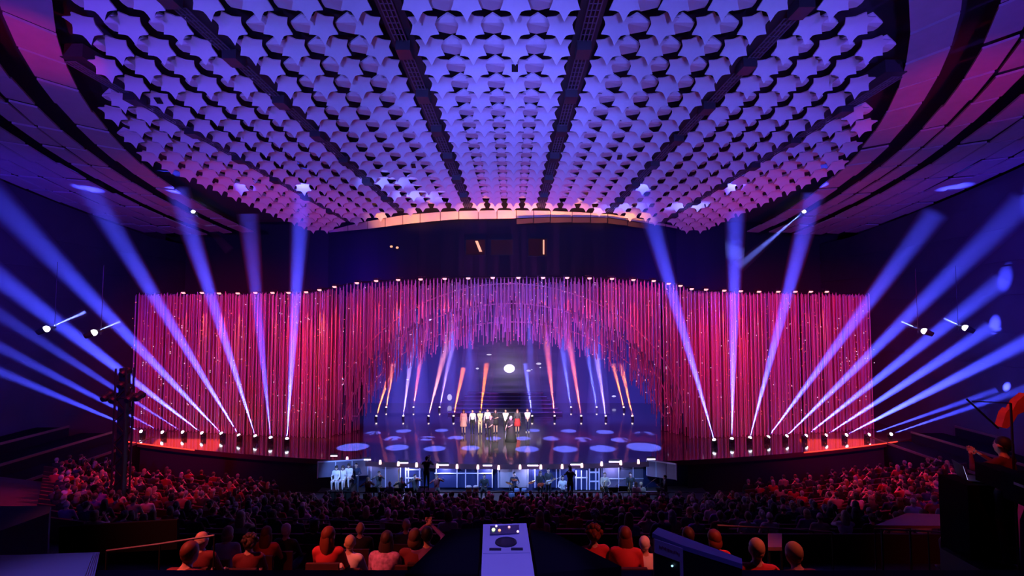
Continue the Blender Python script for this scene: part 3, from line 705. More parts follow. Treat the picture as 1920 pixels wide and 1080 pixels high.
def put_person(var, loc, rz, label, group=None, hair='short', hc='black', top='black', leg='black', scale=1, shoe=None, name='person'):
    me, hcw, HR = var
    o = obj(name, me); o.location = loc; o.rotation_euler = (0, 0, rz); o.scale = (scale,) * 3
    tag(o, label, 'person', group)
    if not isinstance(top, str): setmat(o, TOP, top)
    elif top != 'black': setmat(o, TOP, cmat(top))
    if leg != 'black': setmat(o, LEG, cmat(leg) if isinstance(leg, str) else leg)
    if shoe: setmat(o, SHOE, cmat(shoe))
    if hair != 'none':
        h = obj('hair', hair_mesh(hair), o); h.location = hcw; h.rotation_mode = 'QUATERNION'; h.rotation_quaternion = HR.to_quaternion()
        if hc != 'dark brown_': setmat(h, 0, hmat(hc))
    return o
V = {}
V['sit'] = person_mesh('seated_body')
V['sit_left'] = person_mesh('seated_body', yaw=.5)
V['sit_right'] = person_mesh('seated_body', yaw=-.55)
V['sit_lean'] = person_mesh('seated_body', lean=.3)
V['clap'] = person_mesh('seated_body', lh=(-.03, .36, .98), rh=(.03, .36, .98), sleeve=False)
V['phone'] = person_mesh('seated_body', lh=(-.05, .38, 1.14), rh=(.05, .38, 1.14))
V['stand'] = person_mesh('standing_body', seated=False, voxel=.022)
V['stand_clasp'] = person_mesh('standing_body', seated=False, lh=(-.015, .22, .90), rh=(.015, .22, .90), voxel=.022)
V['stand_clasp_short'] = person_mesh('standing_body', seated=False, lh=(-.015, .26, .98), rh=(.015, .26, .98), voxel=.022, sleeve=False)
V['stand_bare'] = person_mesh('standing_body', seated=False, voxel=.022, barelegs=True)
V['stand_bare_gesture'] = person_mesh('standing_body', seated=False, lh=(-.03, .25, 1.12), rh=(.22, .30, 1.22), voxel=.022, barelegs=True, sleeve=False)
V['host_one'] = person_mesh('standing_body', seated=False, lh=(.02, .27, 1.05), rh=(.30, .20, 1.02), voxel=.02, sleeve=False, yaw=-.3)
V['host_two'] = person_mesh('standing_body', seated=False, lh=(.06, .27, 1.08), rh=(.36, .16, .86), voxel=.02, sleeve=False, yaw=.3)
V['play_violin'] = person_mesh('seated_body', lh=(-.22, .36, 1.06), rh=(.20, .30, .98), yaw=.35)
V['play_front'] = person_mesh('seated_body', lh=(-.15, .36, .72), rh=(.15, .36, .72))
V['stand_play'] = person_mesh('standing_body', seated=False, lh=(-.18, .26, 1.12), rh=(.12, .24, .98), voxel=.024)
V['operator'] = person_mesh('standing_body', seated=False, lh=(-.10, .34, 1.42), rh=(.14, .34, 1.40), voxel=.024)
V['arm_up'] = person_mesh('standing_body', seated=False, lh=(-.2, .15, .95), rh=(.34, .22, 1.78), voxel=.024)

# performers on the stage
def onstage(px, py):
    p = PZ(px, py, DZ); return p
patt = mat('cloth_gold', (.62, .50, .30), .6, noise=.6, nscale=14)
def dress(parent, prof, m, name='dress', z0=0):
    b = MB(); n = 14; q = []
    for r, z in prof: q.append((r, z))
    b.lathe((0, 0, 0), q, n); me = b.v
    o = b.build(name, m, parent, True); o.scale = (1, .78, 1); return o
PERF = [(869, 813, 'stand_bare', 'long', 'red', 'pink', 'pink', 'performer in a knee-length pink coat dress, left end of the back line'),
        (886, 812, 'stand', 'short', 'dark brown', 'white', 'black', 'performer in white shirt and dark trousers, beside the pink coat dress'),
        (900, 813, 'stand_clasp', 'bob', 'black', patt, patt, 'performer in pale gold patterned suit with hands together'),
        (914, 811, 'stand', 'short', 'black', 'white', 'black', 'performer in white shirt half hidden behind the left host'),
        (929, 812, 'stand_bare_gesture', 'long', 'black', 'black', 'black', 'bare-legged performer in short dark dress raising one hand'),
        (948, 811, 'stand_clasp', 'short', 'dark brown', 'white', 'black', 'performer in white shirt with clasped hands behind the right host'),
        (970, 811, 'stand_bare', 'long', 'brown', 'charcoal', 'black', 'performer in dark top and bright red skirt'),
        (989, 811, 'stand_clasp_short', 'short', 'brown', 'white', 'navy', 'performer in white shirt with clasped hands, right end of the back line'),
        (920, 827, 'host_one', 'short', 'blond', 'black', 'black', 'fair-haired host in black shirt and trousers standing at the stage front'),
        (958, 828, 'host_two', 'bob', 'white', 'black', 'black', 'white-haired host in long dark gown standing at the stage front')]
for px, py, v, h, hc, tp, lg, lb in PERF:
    p = onstage(px, py); ht = 1.0 if 'host' in v else rnd.uniform(.97, 1.02)
    o = put_person(V[v], p, PI + rnd.uniform(-.12, .12), lb, 'performers in the back line' if 'host' not in v else 'hosts at the stage front', h, hc, tp, lg, ht, shoe='white' if 'navy' == lg else None)
    if v == 'stand_bare' and tp == 'pink': dress(o, [(.255, .52), (.25, .6), (.205, .85), (.185, 1.05), (.2, 1.22)], cmat('pink'), 'coat')
    if v == 'stand_bare' and tp == 'charcoal': dress(o, [(.26, .50), (.24, .65), (.21, .9), (.175, 1.06)], cmat('red'), 'skirt')
    if v == 'stand_bare_gesture': dress(o, [(.23, .60), (.21, .85), (.175, 1.06)], cmat('black'), 'skirt')
    if v == 'host_two': dress(o, [(.42, .01), (.36, .3), (.25, .8), (.175, 1.06)], cmat('black'), 'gown')

# ------------------------------------------------------------------ orchestra pit
PZF = 1.55
b = MB(); b.box((0, 29.3, 1.32), (23, 5.2, .45)); tag(b.build('floor', floorm), 'raised dark platform of the orchestra pit under the musicians', 'platform', kind='structure')
def pw(X): return lipY(X) + .55
pitpan = mat('pit_panel', (.14, .12, .20), .6); barm = mat('pit_bar', (.62, .62, .80), .4); navyp = mat('pit_navy', (.02, .03, .12), .5); greyp = mat('pit_grey', (.34, .33, .40), .6)
b = MB(); X = np.linspace(-11.2, 11.2, 25)
for a, c in zip(X, X[1:]): b.add([(a, pw(a) + .25, 1.2), (c, pw(c) + .25, 1.2), (c, pw(c) + .25, DZ - .2), (a, pw(a) + .25, DZ - .2)], [(0, 1, 2, 3)])
tag(b.build('wall_pit', navyp), 'dark navy back wall of the orchestra pit under the stage', 'wall', kind='structure')
def pitpanel(x0, x1, y0, y1, vb, hb, pm, label, w=.06, f=pw):
    t = thing('pit_screen', label, 'screen panel', PC((x0 + x1) / 2, y1, f), 0, 'framed panels of the orchestra pit')
    o_ = t.location.copy(); c4 = [PC(x0, y1, f) - o_, PC(x1, y1, f) - o_, PC(x1, y0, f) - o_, PC(x0, y0, f) - o_]
    if pm is not None:
        q = MB(); q.slab(c4, (0, .06, 0)); q.build('panel', pm, t)
    for x in vb:
        q = MB(); q.tube(PC(x, y1, f) - o_ + Vector((0, -.03, 0)), PC(x, y0, f) - o_ + Vector((0, -.03, 0)), w / 2, n=4); q.build('frame_bar', barm, t)
    for y in hb:
        q = MB(); q.tube(PC(x0, y, f) - o_ + Vector((0, -.05, 0)), PC(x1, y, f) - o_ + Vector((0, -.05, 0)), w / 2, n=4); q.build('frame_bar', barm, t)
pitpanel(690, 752, 866, 914, (696, 723, 751), (867,), pitpan, 'violet framed panel behind the violins, left of the pale lattice')
pitpanel(760, 789, 868, 914, (761, 766, 787), (870, 880, 896), navyp, 'bright pale lattice left of the standing camera operator', .10)
pitpanel(815, 924, 870, 914, (818, 857, 873, 896, 923), (887,), navyp, 'long navy lattice panel behind the congas', .08)
pitpanel(934, 991, 876, 914, (934, 962, 990), (877,), greyp, 'pale grey panels behind the drum kit')
pitpanel(999, 1052, 873, 914, (1003, 1043, 1050), (878,), navyp, 'navy panel with upright pale bar behind the guitarists', .07)
pitpanel(1078, 1101, 882, 918, (1080, 1090, 1100), (895,), navyp, 'low pale lattice right of the dark standing man', .09)
pitpanel(1104, 1124, 872, 918, (1105, 1117, 1123), (873, 885, 902), navyp, 'bright upright lattice beside the violet panel', .10)
pitpanel(1127, 1206, 872, 914, (1132, 1160, 1187), (875, 897), pitpan, 'wide violet framed panel behind the saxophonist')
# slanting wing panels, running from the lip towards the audience
for s, side in ((-1, 'left'), (1, 'right')):
    a = P(690, 861, 31.0) if s < 0 else P(1212, 862, 31.0); c = P(596, 866, 28.6) if s < 0 else P(1268, 870, 28.6)
    t = thing('pit_screen', f'slanting violet wing panel at the {side} end of the orchestra pit', 'screen panel', (0, 0, 0), 0, 'framed panels of the orchestra pit')
    dn = Vector((0, 0, -.95)); q = MB(); q.slab([a + dn, c + dn * .9, c, a], (0, .06, 0)); q.build('panel', pitpan, t)
    for k in (0, .33, .66, 1):
        m_ = a.lerp(c, k); q = MB(); q.tube(m_ + Vector((0, -.03, 0)), m_ + dn * .93 + Vector((0, -.03, 0)), .03, n=4); q.build('frame_bar', barm, t)
    q = MB(); q.tube(a + Vector((0, -.03, 0)), c + Vector((0, -.03, 0)), .05, n=4); q.build('frame_bar', barm, t)
    q = MB(); q.box(((a + c) / 2 + Vector((0, .1, -1.5))), (.06, .06, 1.2)); q.box(((a + c) / 2 + Vector((0, .1, -2.05))), (.5, .5, .05)); q.build('stand', black, t)
# lamps under the stage lip
barl = mat('light_bar_glow', (.9, .9, 1), .3, emit=(1, .82, .95), es=2.6); canl = mat('can_glow', (1, .85, .8), .3, emit=(1, .66, .58), es=1.5)
def lipf(X): return lipY(X) - .12
for i, (x, y, w_) in enumerate(((626, 855, 12), (688, 862, 14), (757, 868, 16), (831, 872, 20), (914, 873, 17), (999, 873, 20), (1080, 871, 20), (1152, 866, 20), (1221, 861, 15))):
    p = PC(x, y, lipf); t = thing('light_bar', f'white glowing light bar under the stage lip, {nth(i)} from the left', 'light bar', p, 0, 'light bars under the stage lip')
    hw = w_ / 960 * p.y / 2; q = MB(); q.tube((-hw, 0, 0), (hw, 0, 0), .036, n=8); q.build('tube', barl, t)
    q = MB(); q.box((0, .04, .09), (hw * 2, .06, .07)); q.build('housing', dark, t)
    l = light('lamp_light', 'POINT', (0, .32, -.40), None, 70, (.45, .45, 1), size=.08); l.parent = t
for i, (x, y) in enumerate(((651, 860), (713, 866), (747, 869), (781, 871), (820, 873), (857, 874), (896, 875), (935, 876), (975, 875), (1014, 875), (1054, 874), (1091, 872), (1128, 869), (1164, 867), (1197, 865))):
    p = PC(x, y, lipf); t = thing('can_light', f'pinkish can lamp under the stage lip, {nth(i)} from the left', 'lamp', p, 0, 'can lamps under the stage lip')
    q = MB(); q.lathe((0, 0, -.14), [(.075, 0), (.08, .05), (.07, .2), (.045, .26)], 10); q.build('glass', canl, t)
    q = MB(); q.tube((0, 0, .1), (0, .05, .22), .03, n=6); q.build('bracket', black, t)
for x in (640, 720, 800, 880, 960, 1040, 1120, 1190):
    p = P(x, 868, 28.3); light('pit_light', 'SPOT', (p.x, 27.5, 4.6), (p.x, 30.6, 1.9), 420, (.18, .36, 1), 80, .8, .1)
light('pit_light', 'SPOT', (-9, 26.5, 5.5), (-9.4, 29.4, 2.3), 60, (.95, .80, .95), 34, .7, .1)

def put_mus(px, py, Y, v, lb, hair='short', hc='dark brown', top='black', leg='black', rz=PI, sc_=1, z=None):
    p = P(px, py, Y); me, hcw, HR = V[v]
    zz = (p.z - hcw.z * sc_) if z is None else z
    zz = max(zz, PZF)
    return put_person(V[v], (p.x, Y, zz), rz, lb, 'musicians in the orchestra pit', hair, hc, top, leg, sc_), Vector((p.x, Y, zz))
brass = mat('brass', (.75, .5, .15), .25, .9); wood = mat('red_varnish', (.42, .06, .03), .25, coat=.4); chrome = mat('chrome', (.7, .7, .75), .2, 1)
def riser(o, z):
    pass
def box_stool(px, loc, nm):
    if loc.z - PZF > .06:
        b = MB(); b.box((loc.x, loc.y + .05, (PZF + loc.z) / 2), (.6, 1.0, loc.z - PZF)); tag(b.build('riser_block', black), 'black riser block under ' + nm, 'riser', 'riser blocks in the orchestra pit')
def chair_under(loc, rz, nm):
    t = thing('stool', 'black stool under ' + nm, 'stool', loc, rz, 'stools in the orchestra pit')
    q = MB(); q.lathe((0, -.02, .30), [(.17, 0), (.19, .02), (.19, .05)], 12); q.build('seat', black, t)
    for k in range(4):
        a = k * PI / 2 + .78; q = MB(); q.tube((math.cos(a) * .2, math.sin(a) * .2 - .02, 0), (math.cos(a) * .12, math.sin(a) * .12 - .02, .31), .015, n=5); q.build('leg', metal, t)
for i, (px, py) in enumerate(((631, 877), (643, 877), (654, 873))):
    o, L = put_mus(px, py, 29.2 + i * .15, 'sit', f'seated singer in white at the left end of the pit, {nth(i)} from the wing panel', 'bob', 'dark brown', 'white', 'white')
    nm = f'the {nth(i)} white singer from the wing panel'; box_stool(px, L, nm); chair_under(L, PI, nm)
put_mus(668, 872, 30.0, 'stand_play', 'blue-lit musician in navy standing beside the white singers', 'short', 'black', 'navy', 'navy')
MUS = [(690, 899, 28.2, 'play_violin', 'blond violinist at the left of the string section', 'long', 'blond', 'maroon', 'violin'),
       (711, 887, 29.4, 'play_violin', 'violinist in dark suit and white shirt front behind the blond violinist', 'short', 'dark brown', 'charcoal', 'violin'),
       (731, 907, 27.8, 'play_front', 'bald musician in blue-grey jacket in front of the violet panel', 'fringe', 'grey', 'grey', None),
       (753, 899, 28.4, 'play_violin', 'violinist in dark jacket under the pale lattice', 'short', 'brown', 'black', 'violin'),
       (778, 893, 28.9, 'play_violin', 'musician holding a red violin in front of the pale lattice', 'short', 'dark brown', 'charcoal', 'violin'),
       (819, 893, 29.0, 'play_violin', 'violinist seated right of the standing camera operator', 'bun', 'brown', 'maroon', 'violin'),
       (1134, 896, 28.8, 'stand_play', 'saxophonist in light shirt at the left edge of the violet panel', 'short', 'brown', 'beige', 'sax'),
       (1182, 894, 28.8, 'stand_play', 'saxophonist in dark suit before the wide violet panel', 'short', 'dark brown', 'black', 'sax'),
       (1013, 889, 29.1, 'stand_play', 'long-haired bass guitarist with a red guitar', 'long', 'brown', 'black', 'guitar'),
       (1028, 889, 29.6, 'stand_play', 'guitarist holding a pale guitar neck beside the bass guitarist', 'short', 'black', 'charcoal', 'guitar2'),
       (1055, 896, 28.8, 'play_front', 'musician in dark jacket and white shirt beside the guitarists', 'short', 'black', 'white', None),
       (908, 893, 29.2, 'play_front', 'percussionist in black behind the pair of congas', 'short', 'black', 'black', None),
       (964, 889, 29.9, 'play_front', 'drummer in dark shirt behind the blue-lit drum kit', 'short', 'black', 'navy', None),
       (1193, 908, 27.9, 'sit', 'seated musician in pink top left of the keyboard', 'bob', 'brown', 'pink', None),
       (1202, 908, 28.2, 'sit', 'seated musician in beige top right next to the keyboard', 'bun', 'blond', 'beige', None),
       (1247, 895, 28.4, 'play_front', 'keyboard player in dark suit at the right end of the pit', 'short', 'dark brown', 'black', None)]
for px, py, Y, v, lb, h, hc, tp, ins in MUS:
    rz = PI + rnd.uniform(-.3, .3)
    if px == 1247: rz = PI / 2
    o, L = put_mus(px, py, Y, v, lb, h, hc, tp, rz=rz)
    nm = 'the ' + ' '.join(lb.split()[:6]); box_stool(px, L, nm)
    if v not in ('stand_play',): chair_under(L + Vector((0, 0, .10)) - Vector((0, 0, .10)), rz, nm)
    R3 = rotm(rz)
    def at(x, y, z): return L + R3 @ Vector((x, y, z))
    if ins == 'violin':
        t = thing('violin', 'red-brown violin held by ' + nm, 'violin', at(-.12, .22, 1.08), rz, 'violins in the pit')
        q = MB(); q.ell((0, 0, 0), (.105, .10, .03), 12, 7); q.ell((-.10, .12, 0), (.085, .08, .028), 12, 7); q.build('body', wood, t)
        q = MB(); q.tube((-.12, .15, .03), (-.30, .38, .03), .014, n=5); q.build('neck', black, t)
        q = MB(); q.tube((.25, .05, .05), (-.25, .02, .06), .006, n=4); tag(q.build('violin_bow', mat('bow_wood', (.5, .3, .15), .4)), 'violin bow held by ' + nm, 'bow', 'violin bows in the pit').matrix_world = Matrix.Translation(at(-.12, .24, 1.08)) @ rotm(rz).to_4x4()
    if ins == 'sax':
        t = thing('saxophone', 'brass saxophone held by ' + nm, 'saxophone', at(0, .24, 1.0), rz, 'saxophones in the pit')
        q = MB(); q.path([(-.02, .0, .36), (.02, .05, .40), (.05, .08, .30)], .012, 6); q.tube((.05, .08, .30), (.10, .08, -.20), .018, .035, 8); q.tube((.10, .08, -.20), (.17, .10, -.24), .037, .04, 8); q.tube((.17, .10, -.24), (.22, .12, .05), .04, .085, 10); q.build('body', brass, t)
    if ins in ('guitar', 'guitar2'):
        c1 = wood if ins == 'guitar' else mat('cream_lacquer', (.75, .68, .6), .3)
        t = thing('electric_guitar', ('red' if ins == 'guitar' else 'pale') + ' electric guitar held by ' + nm, 'guitar', at(0, .20, 1.05), rz, 'guitars in the pit')
        q = MB(); q.ell((.10, 0, -.03), (.16, .03, .13), 14, 7); q.ell((-.04, 0, 0), (.12, .028, .10), 12, 7); q.build('body', c1, t)
        q = MB(); q.tube((-.1, -.0, .02), (-.72, .02, .22), .022, n=5); q.box((-.78, .02, .24), (.14, .03, .07)); q.build('neck', c1 if ins != 'guitar' else mat('bow_wood', (.5, .3, .15), .4), t)
# double bass
p = P(747, 905, 29.3); t = thing('double_bass', 'tall double bass standing before the violet panel', 'double bass', (p.x, p.y, PZF), .2)
q = MB(); q.ell((0, 0, .42), (.30, .10, .32), 14, 8); q.ell((0, 0, .86), (.23, .09, .26), 14, 8); q.build('body', mat('bass_wood', (.45, .22, .12), .3, coat=.3), t)
q = MB(); q.tube((0, -.1, .9), (0, -.02, 1.62), .03, .025, 6); q.build('neck', mat('bow_wood', (.5, .3, .15), .4), t); q = MB(); q.lathe((0, 0, 1.62), [(.03, 0), (.05, .06), (.03, .12), (.05, .16)], 8); q.build('scroll', mat('bow_wood', (.5, .3, .15), .4), t)
q = MB(); q.tube((0, 0, 0), (0, 0, .15), .012, n=5); q.build('endpin', chrome, t)
# congas
for i, x in enumerate((879, 892)):
    p = P(x, 912, 28.1); t = thing('conga', f'{["left", "right"][i]} one of the two red congas before the navy lattice', 'conga', (p.x, p.y, PZF), 0, 'pair of congas')
    q = MB(); q.lathe((0, 0, .5), [(.11, 0), (.15, .25), (.165, .45), (.14, .68)], 12); q.build('shell', mat('conga_red', (.5, .10, .06), .35), t)
    q = MB(); q.lathe((0, 0, 1.17), [(.15, 0), (.155, .03), (.14, .06)], 12); q.build('drumhead', mat('drum_skin', (.8, .75, .7), .6), t)
    q = MB(); q.lathe((0, 0, 1.10), [(.158, 0), (.162, .05)], 12); q.build('rim', chrome, t)
    for k in range(3):
        a = k * 2.09; q = MB(); q.tube((math.cos(a) * .28, math.sin(a) * .28, 0), (math.cos(a) * .12, math.sin(a) * .12, .6), .014, n=5); q.build('leg', chrome, t)
# drum kit
p = P(976, 914, 28.6); t = thing('drum_kit', 'blue-lit drum kit with pale cymbals in the middle of the pit', 'drum kit', (p.x, p.y, PZF))
q = MB(); q.lathe((0, 0, .32), [(.28, -.2), (.30, 0), (.28, .2)], 16, rot=rotm(PI / 2, 'X')); q.build('bass_drum', mat('drum_shell', (.25, .35, .6), .25, coat=.5), t)
for x, z in ((-.2, .72), (.2, .72)):
    q = MB(); q.lathe((x, .0, z), [(.14, 0), (.15, .1), (.14, .2)], 12); q.build('tom', M['drum_shell'], t)
for x, y in ((-.5, .1), (.5, .1)):
    q = MB(); q.lathe((x, y, .5), [(.17, 0), (.18, .08), (.17, .18)], 12); q.build('side_drum', M['drum_shell'], t)
    q = MB(); q.tube((x, y, 0), (x, y, .5), .016, n=5); q.build('leg', chrome, t)
for x, y, z, rx in ((-.62, .2, 1.15, .3), (.62, .2, 1.2, -.3), (-.35, .35, 1.3, .2)):
    q = MB(); q.lathe((x, y, z), [(.22, 0), (.15, .02), (.03, .045)], 14, rot=rotm(rx, 'Y')); q.build('cymbal', brass, t)
    q = MB(); q.tube((x * .9, y, 0), (x, y, z + .03), .012, n=5); q.build('cymbal_stand', chrome, t)
# keyboard
p = P(1222, 913, 28.2); t = thing('keyboard', 'white-topped electric piano at the right end of the pit', 'keyboard', (p.x, p.y, PZF))
q = MB(); q.box((0, 0, .82), (1.1, .36, .10)); q.build('case', mat('keyboard_case', (.5, .48, .55), .4), t)
q = MB(); q.box((0, -.05, .875), (1.0, .16, .02)); q.build('keys', mat('key_white', (.85, .85, .85), .3), t)
for s in (-1, 1):
    q = MB(); q.tube((s * .4, .15, 0), (-s * .4, -.1, .78), .02, n=5); q.build('leg', metal, t)
# music stands
for i, (x, y, Y) in enumerate(((700, 906, 28.0), (722, 908, 27.9), (745, 908, 27.9), (768, 908, 27.9), (795, 908, 28.2), (1150, 908, 28.0), (1168, 906, 28.2))):
    p = P(x, y, Y); t = thing('music_stand', f'music stand with sheets in the pit, {nth(i)} from the left', 'music stand', (p.x, p.y, PZF), PI, 'music stands of the pit')
    q = MB(); q.tube((0, 0, 0), (0, 0, .95), .014, n=5); q.build('pole', metal, t)
    for k in range(3):
        a = k * 2.09; q = MB(); q.tube((math.cos(a) * .25, math.sin(a) * .25, .01), (0, 0, .2), .012, n=4); q.build('leg', metal, t)
    q = MB(); q.slab([(-.24, -.02, .92), (.24, -.02, .92), (.24, .12, 1.24), (-.24, .12, 1.24)], (0, .02, -.008)); q.build('desk', black, t)
    q = MB(); q.slab([(-.21, -.035, .95), (.21, -.035, .95), (.21, .085, 1.2), (-.21, .085, 1.2)], (0, .008, -.003)); tag(q.build('sheet_music', mat('paper_green_lit' if i == 0 else 'paper', (.1, .7, .25) if i == 0 else (.8, .8, .78), .7)), ('green-tinted' if i == 0 else 'white') + f' sheet music on the {nth(i)} music stand from the left', 'sheet music', 'sheets on the music stands').matrix_world = Matrix.Translation(t.location) @ rotm(PI).to_4x4()  # green light on the first sheet is put into its base colour
for i, (x, y) in enumerate(((1157, 900), (1214, 893), (1062, 902), (760, 900))):
    p = P(x, y, 28.6); t = thing('microphone_stand', ['slanting microphone stand beside the light-shirted saxophonist', 'tall boom microphone stand left of the keyboard player', 'microphone stand beside the guitarists', 'microphone stand among the violins'][i], 'microphone stand', (p.x, p.y, PZF), 0, 'microphone stands in the pit')
    q = MB(); q.tube((0, 0, 0), (0, 0, 1.15), .012, n=5); q.lathe((0, 0, 0), [(.16, 0), (.14, .03)], 12); q.build('pole', chrome, t)
    q = MB(); q.tube((-.2, 0, 1.0), (.35, -.1, 1.45), .010, n=5); q.build('boom', chrome, t)
    q = MB(); q.tube((.35, -.1, 1.45), (.45, -.12, 1.5), .022, .028, 8); q.build('microphone', metal, t)
# camera operators standing at the pit rail
for px, py, Y, lb in ((800, 860, 26.9, 'black-clad camera operator standing tall before the pit, against the stage lip'), (1069, 880, 26.9, 'dark-clad person standing at the pit rail right of the guitarists')):
    me, hcw, HR = V['operator']; p = P(px, py, Y)
    o = put_person(V['operator'], (p.x, Y, p.z - hcw.z), 0, lb, 'people standing at the pit rail', 'short', 'black', 'black', 'black')
    b = MB(); z = p.z - hcw.z; fz = zfloor(p.x, 26.4) - .1
    b.box((p.x, Y, (z + fz) / 2), (.9, .9, z - fz)); tag(b.build('camera_platform', black), 'black platform under the ' + ' '.join(lb.split()[:4]), 'platform')
    t = thing('video_camera', 'black video camera held by the ' + ' '.join(lb.split()[:4]), 'camera', (p.x + .03, Y + .38, p.z - .08))
    q = MB(); q.box((0, 0, 0), (.16, .34, .18)); q.build('body', black, t); q = MB(); q.tube((0, .17, 0), (0, .36, 0), .06, .07, 10); q.build('lens', metal, t)
# pit rail
q = MB(); q.path([(x, 26.55, zfloor(0, 26) + 1.0) for x in np.linspace(-11, 11, 9)], .03, 6)
for x in np.linspace(-11, 11, 12): q.tube((x, 26.55, 1.5), (x, 26.55, zfloor(0, 26) + 1.0), .02, n=5)
tag(q.build('pit_rail', black), 'low black rail between the stalls and the orchestra pit', 'rail')

# ------------------------------------------------------------------ audience
seatm = mat('seat_plush', (.06, .015, .02), .85)
HK = ['short', 'short', 'short', 'long', 'long', 'bob', 'bun', 'fringe', 'curly']
HCK = ['black', 'black', 'dark brown', 'dark brown', 'brown', 'brown', 'blond', 'grey', 'red']
TK2 = ['black', 'black', 'black', 'black', 'black', 'charcoal', 'charcoal', 'navy', 'maroon', 'grey', 'beige', 'white', 'red', 'violet']
def proj(p):
    d = Vector(p) - Vector((0, 0, CAMZ)); c, s = math.cos(PITCH), math.sin(PITCH)
    f = d.y * c + d.z * s; u = -d.y * s + d.z * c
    return 960 + d.x / f * 960, 540 - u / f * 960
seats = []
BL = {'centre': (-11.3, 11.3, 12.6, 26.0), 'left': (-24.6, -12.6, 15.0, 29.0), 'right': (12.6, 24.6, 15.0, 29.0)}
for bn, (x0, x1, y0, y1) in BL.items():
    nr = int((y1 - y0) / .98)
    for r in range(nr):
        Y = y1 - .4 - r * .98
        # bench
        zl, zr = zfloor(x0, Y), zfloor(x1, Y)
        pa, pb = proj((x0, Y, zl + 1)), proj((x1, Y, zr + 1))
        lo, hi = max(x0, -.885 * Y), min(x1, .86 * Y); zl, zr = zfloor(lo, Y), zfloor(hi, Y)
        t = thing('seat_row', f'dark plush seat row, {nth(r)} from the stage in the {bn} stalls', 'seats', (0, 0, 0), 0, 'seat rows of the stalls')
        q = MB(); q.slab([(lo, Y - .25, zl), (hi, Y - .25, zr), (hi, Y + .2, zr), (lo, Y + .2, zl)], (0, 0, .42)); q.build('seat', seatm, t)
        q = MB(); q.slab([(lo, Y - .38, zl + .0), (hi, Y - .38, zr + .0), (hi, Y - .30, zr), (lo, Y - .30, zl)], (0, -.08, .85)); q.build('backrest', seatm, t)
        ns = int((x1 - x0) / .66)
        for k in range(ns):
            X = x0 + .33 + k * .66 + (.33 if r % 2 else 0) * .6 + rnd.uniform(-.06, .06)
            if X > x1 - .2 or rnd.random() > .80: continue
            hx, hy = proj((X, Y, zfloor(X, Y) + 1.2))
            if not (-15 < hx < 1935): continue
            if bn == 'left' and hx < 105: continue
            if bn == 'right' and hx > 1790: continue
            seats.append((Y, X, bn, r, k))
seats.sort(key=lambda s: s[0])
NIND = 262
variants = ['sit'] * 9 + ['sit_left', 'sit_left', 'sit_right', 'sit_right', 'sit_lean', 'clap']
def crowd_style(): return rnd.choice(variants), rnd.choice(HK), rnd.choice(HCK), rnd.choice(TK2)
def place(s):
    Y, X, bn, r, k = s; v, h, hc, tp = crowd_style()
    if h == 'fringe': hd = 'balding person with ' + hc + ' hair'
    else: hd = 'person with ' + {'short': 'short', 'long': 'long', 'bob': 'bobbed', 'bun': 'tied-up', 'curly': 'curly'}[h] + ' ' + hc + ' hair'
    return v, h, hc, tp, f'{hd} in {tp}, {nth(k)} seat of {bn} stalls, {nth(r)} row back'
for s in seats[:NIND]:
    v, h, hc, tp, lb = place(s); Y, X = s[0], s[1]
    lb = lb.replace(' back', '') if len(lb.split()) > 16 else lb
    put_person(V[v], (X, Y - .06, zfloor(X, Y)), rnd.uniform(-.12, .12) - X * .012, lb, 'audience in the stalls', h, hc, tp, 'black', rnd.uniform(.94, 1.04))
# the rest of the crowd, farther rows: one object
lowv = []
for key in ('sit', 'clap', 'sit_left'):
    me, hcw, HR = V[key]
    o = bpy.data.objects.new('tmp', me.copy()); C.objects.link(o); d = o.modifiers.new('d', 'DECIMATE'); d.ratio = .16
    dg = bpy.context.evaluated_depsgraph_get(); m2 = bpy.data.meshes.new_from_object(o.evaluated_get(dg)); bpy.data.objects.remove(o)
    co = np.array([v.co[:] for v in m2.vertices]); lowv.append((co, [tuple(p.vertices) for p in m2.polygons], [p.material_index for p in m2.polygons], hcw))
cm = [M['skin']] + [cmat(c) for c in ('black', 'charcoal', 'navy', 'maroon', 'beige', 'red')] + [hmat(c) for c in ('black', 'dark brown', 'brown', 'blond', 'grey')]
b = MB()
for Y, X, bn, r, k in seats[NIND:]:
    co, fs, ms, hcw = rnd.choice(lowv); a = rnd.uniform(-.15, .15) - X * .012; sc_ = rnd.uniform(.94, 1.05)
    R = np.array([[math.cos(a), -math.sin(a), 0], [math.sin(a), math.cos(a), 0], [0, 0, 1]])
    w_ = co @ R.T * sc_ + np.array([X, Y - .06, zfloor(X, Y)]); tp = rnd.choice((1, 1, 1, 2, 3, 4, 5, 6)); o0 = len(b.v)
    b.v += [tuple(x) for x in w_]; b.f += [tuple(i + o0 for i in f) for f in fs]; b.m += [0 if m_ == 0 else (tp if m_ == 1 else 1) for m_ in ms]
    hp = Vector(R @ (np.array(hcw) + np.array([0, -.02, .03]))) * sc_ + Vector((X, Y - .06, zfloor(X, Y)))
    b.ell(hp, (.092, .106, .108), 8, 6, rnd.choice((7, 7, 8, 8, 9, 10, 11)))
    if rnd.random() < .4: b.ell(hp + Vector((0, -.05, -.14)), (.1, .055, .17), 7, 5, b.m[-1])
o = b.build('crowd', cm, None, True, fix=False); tag(o, 'dense crowd of seated people in the rows nearest the stage', 'crowd', kind='stuff')
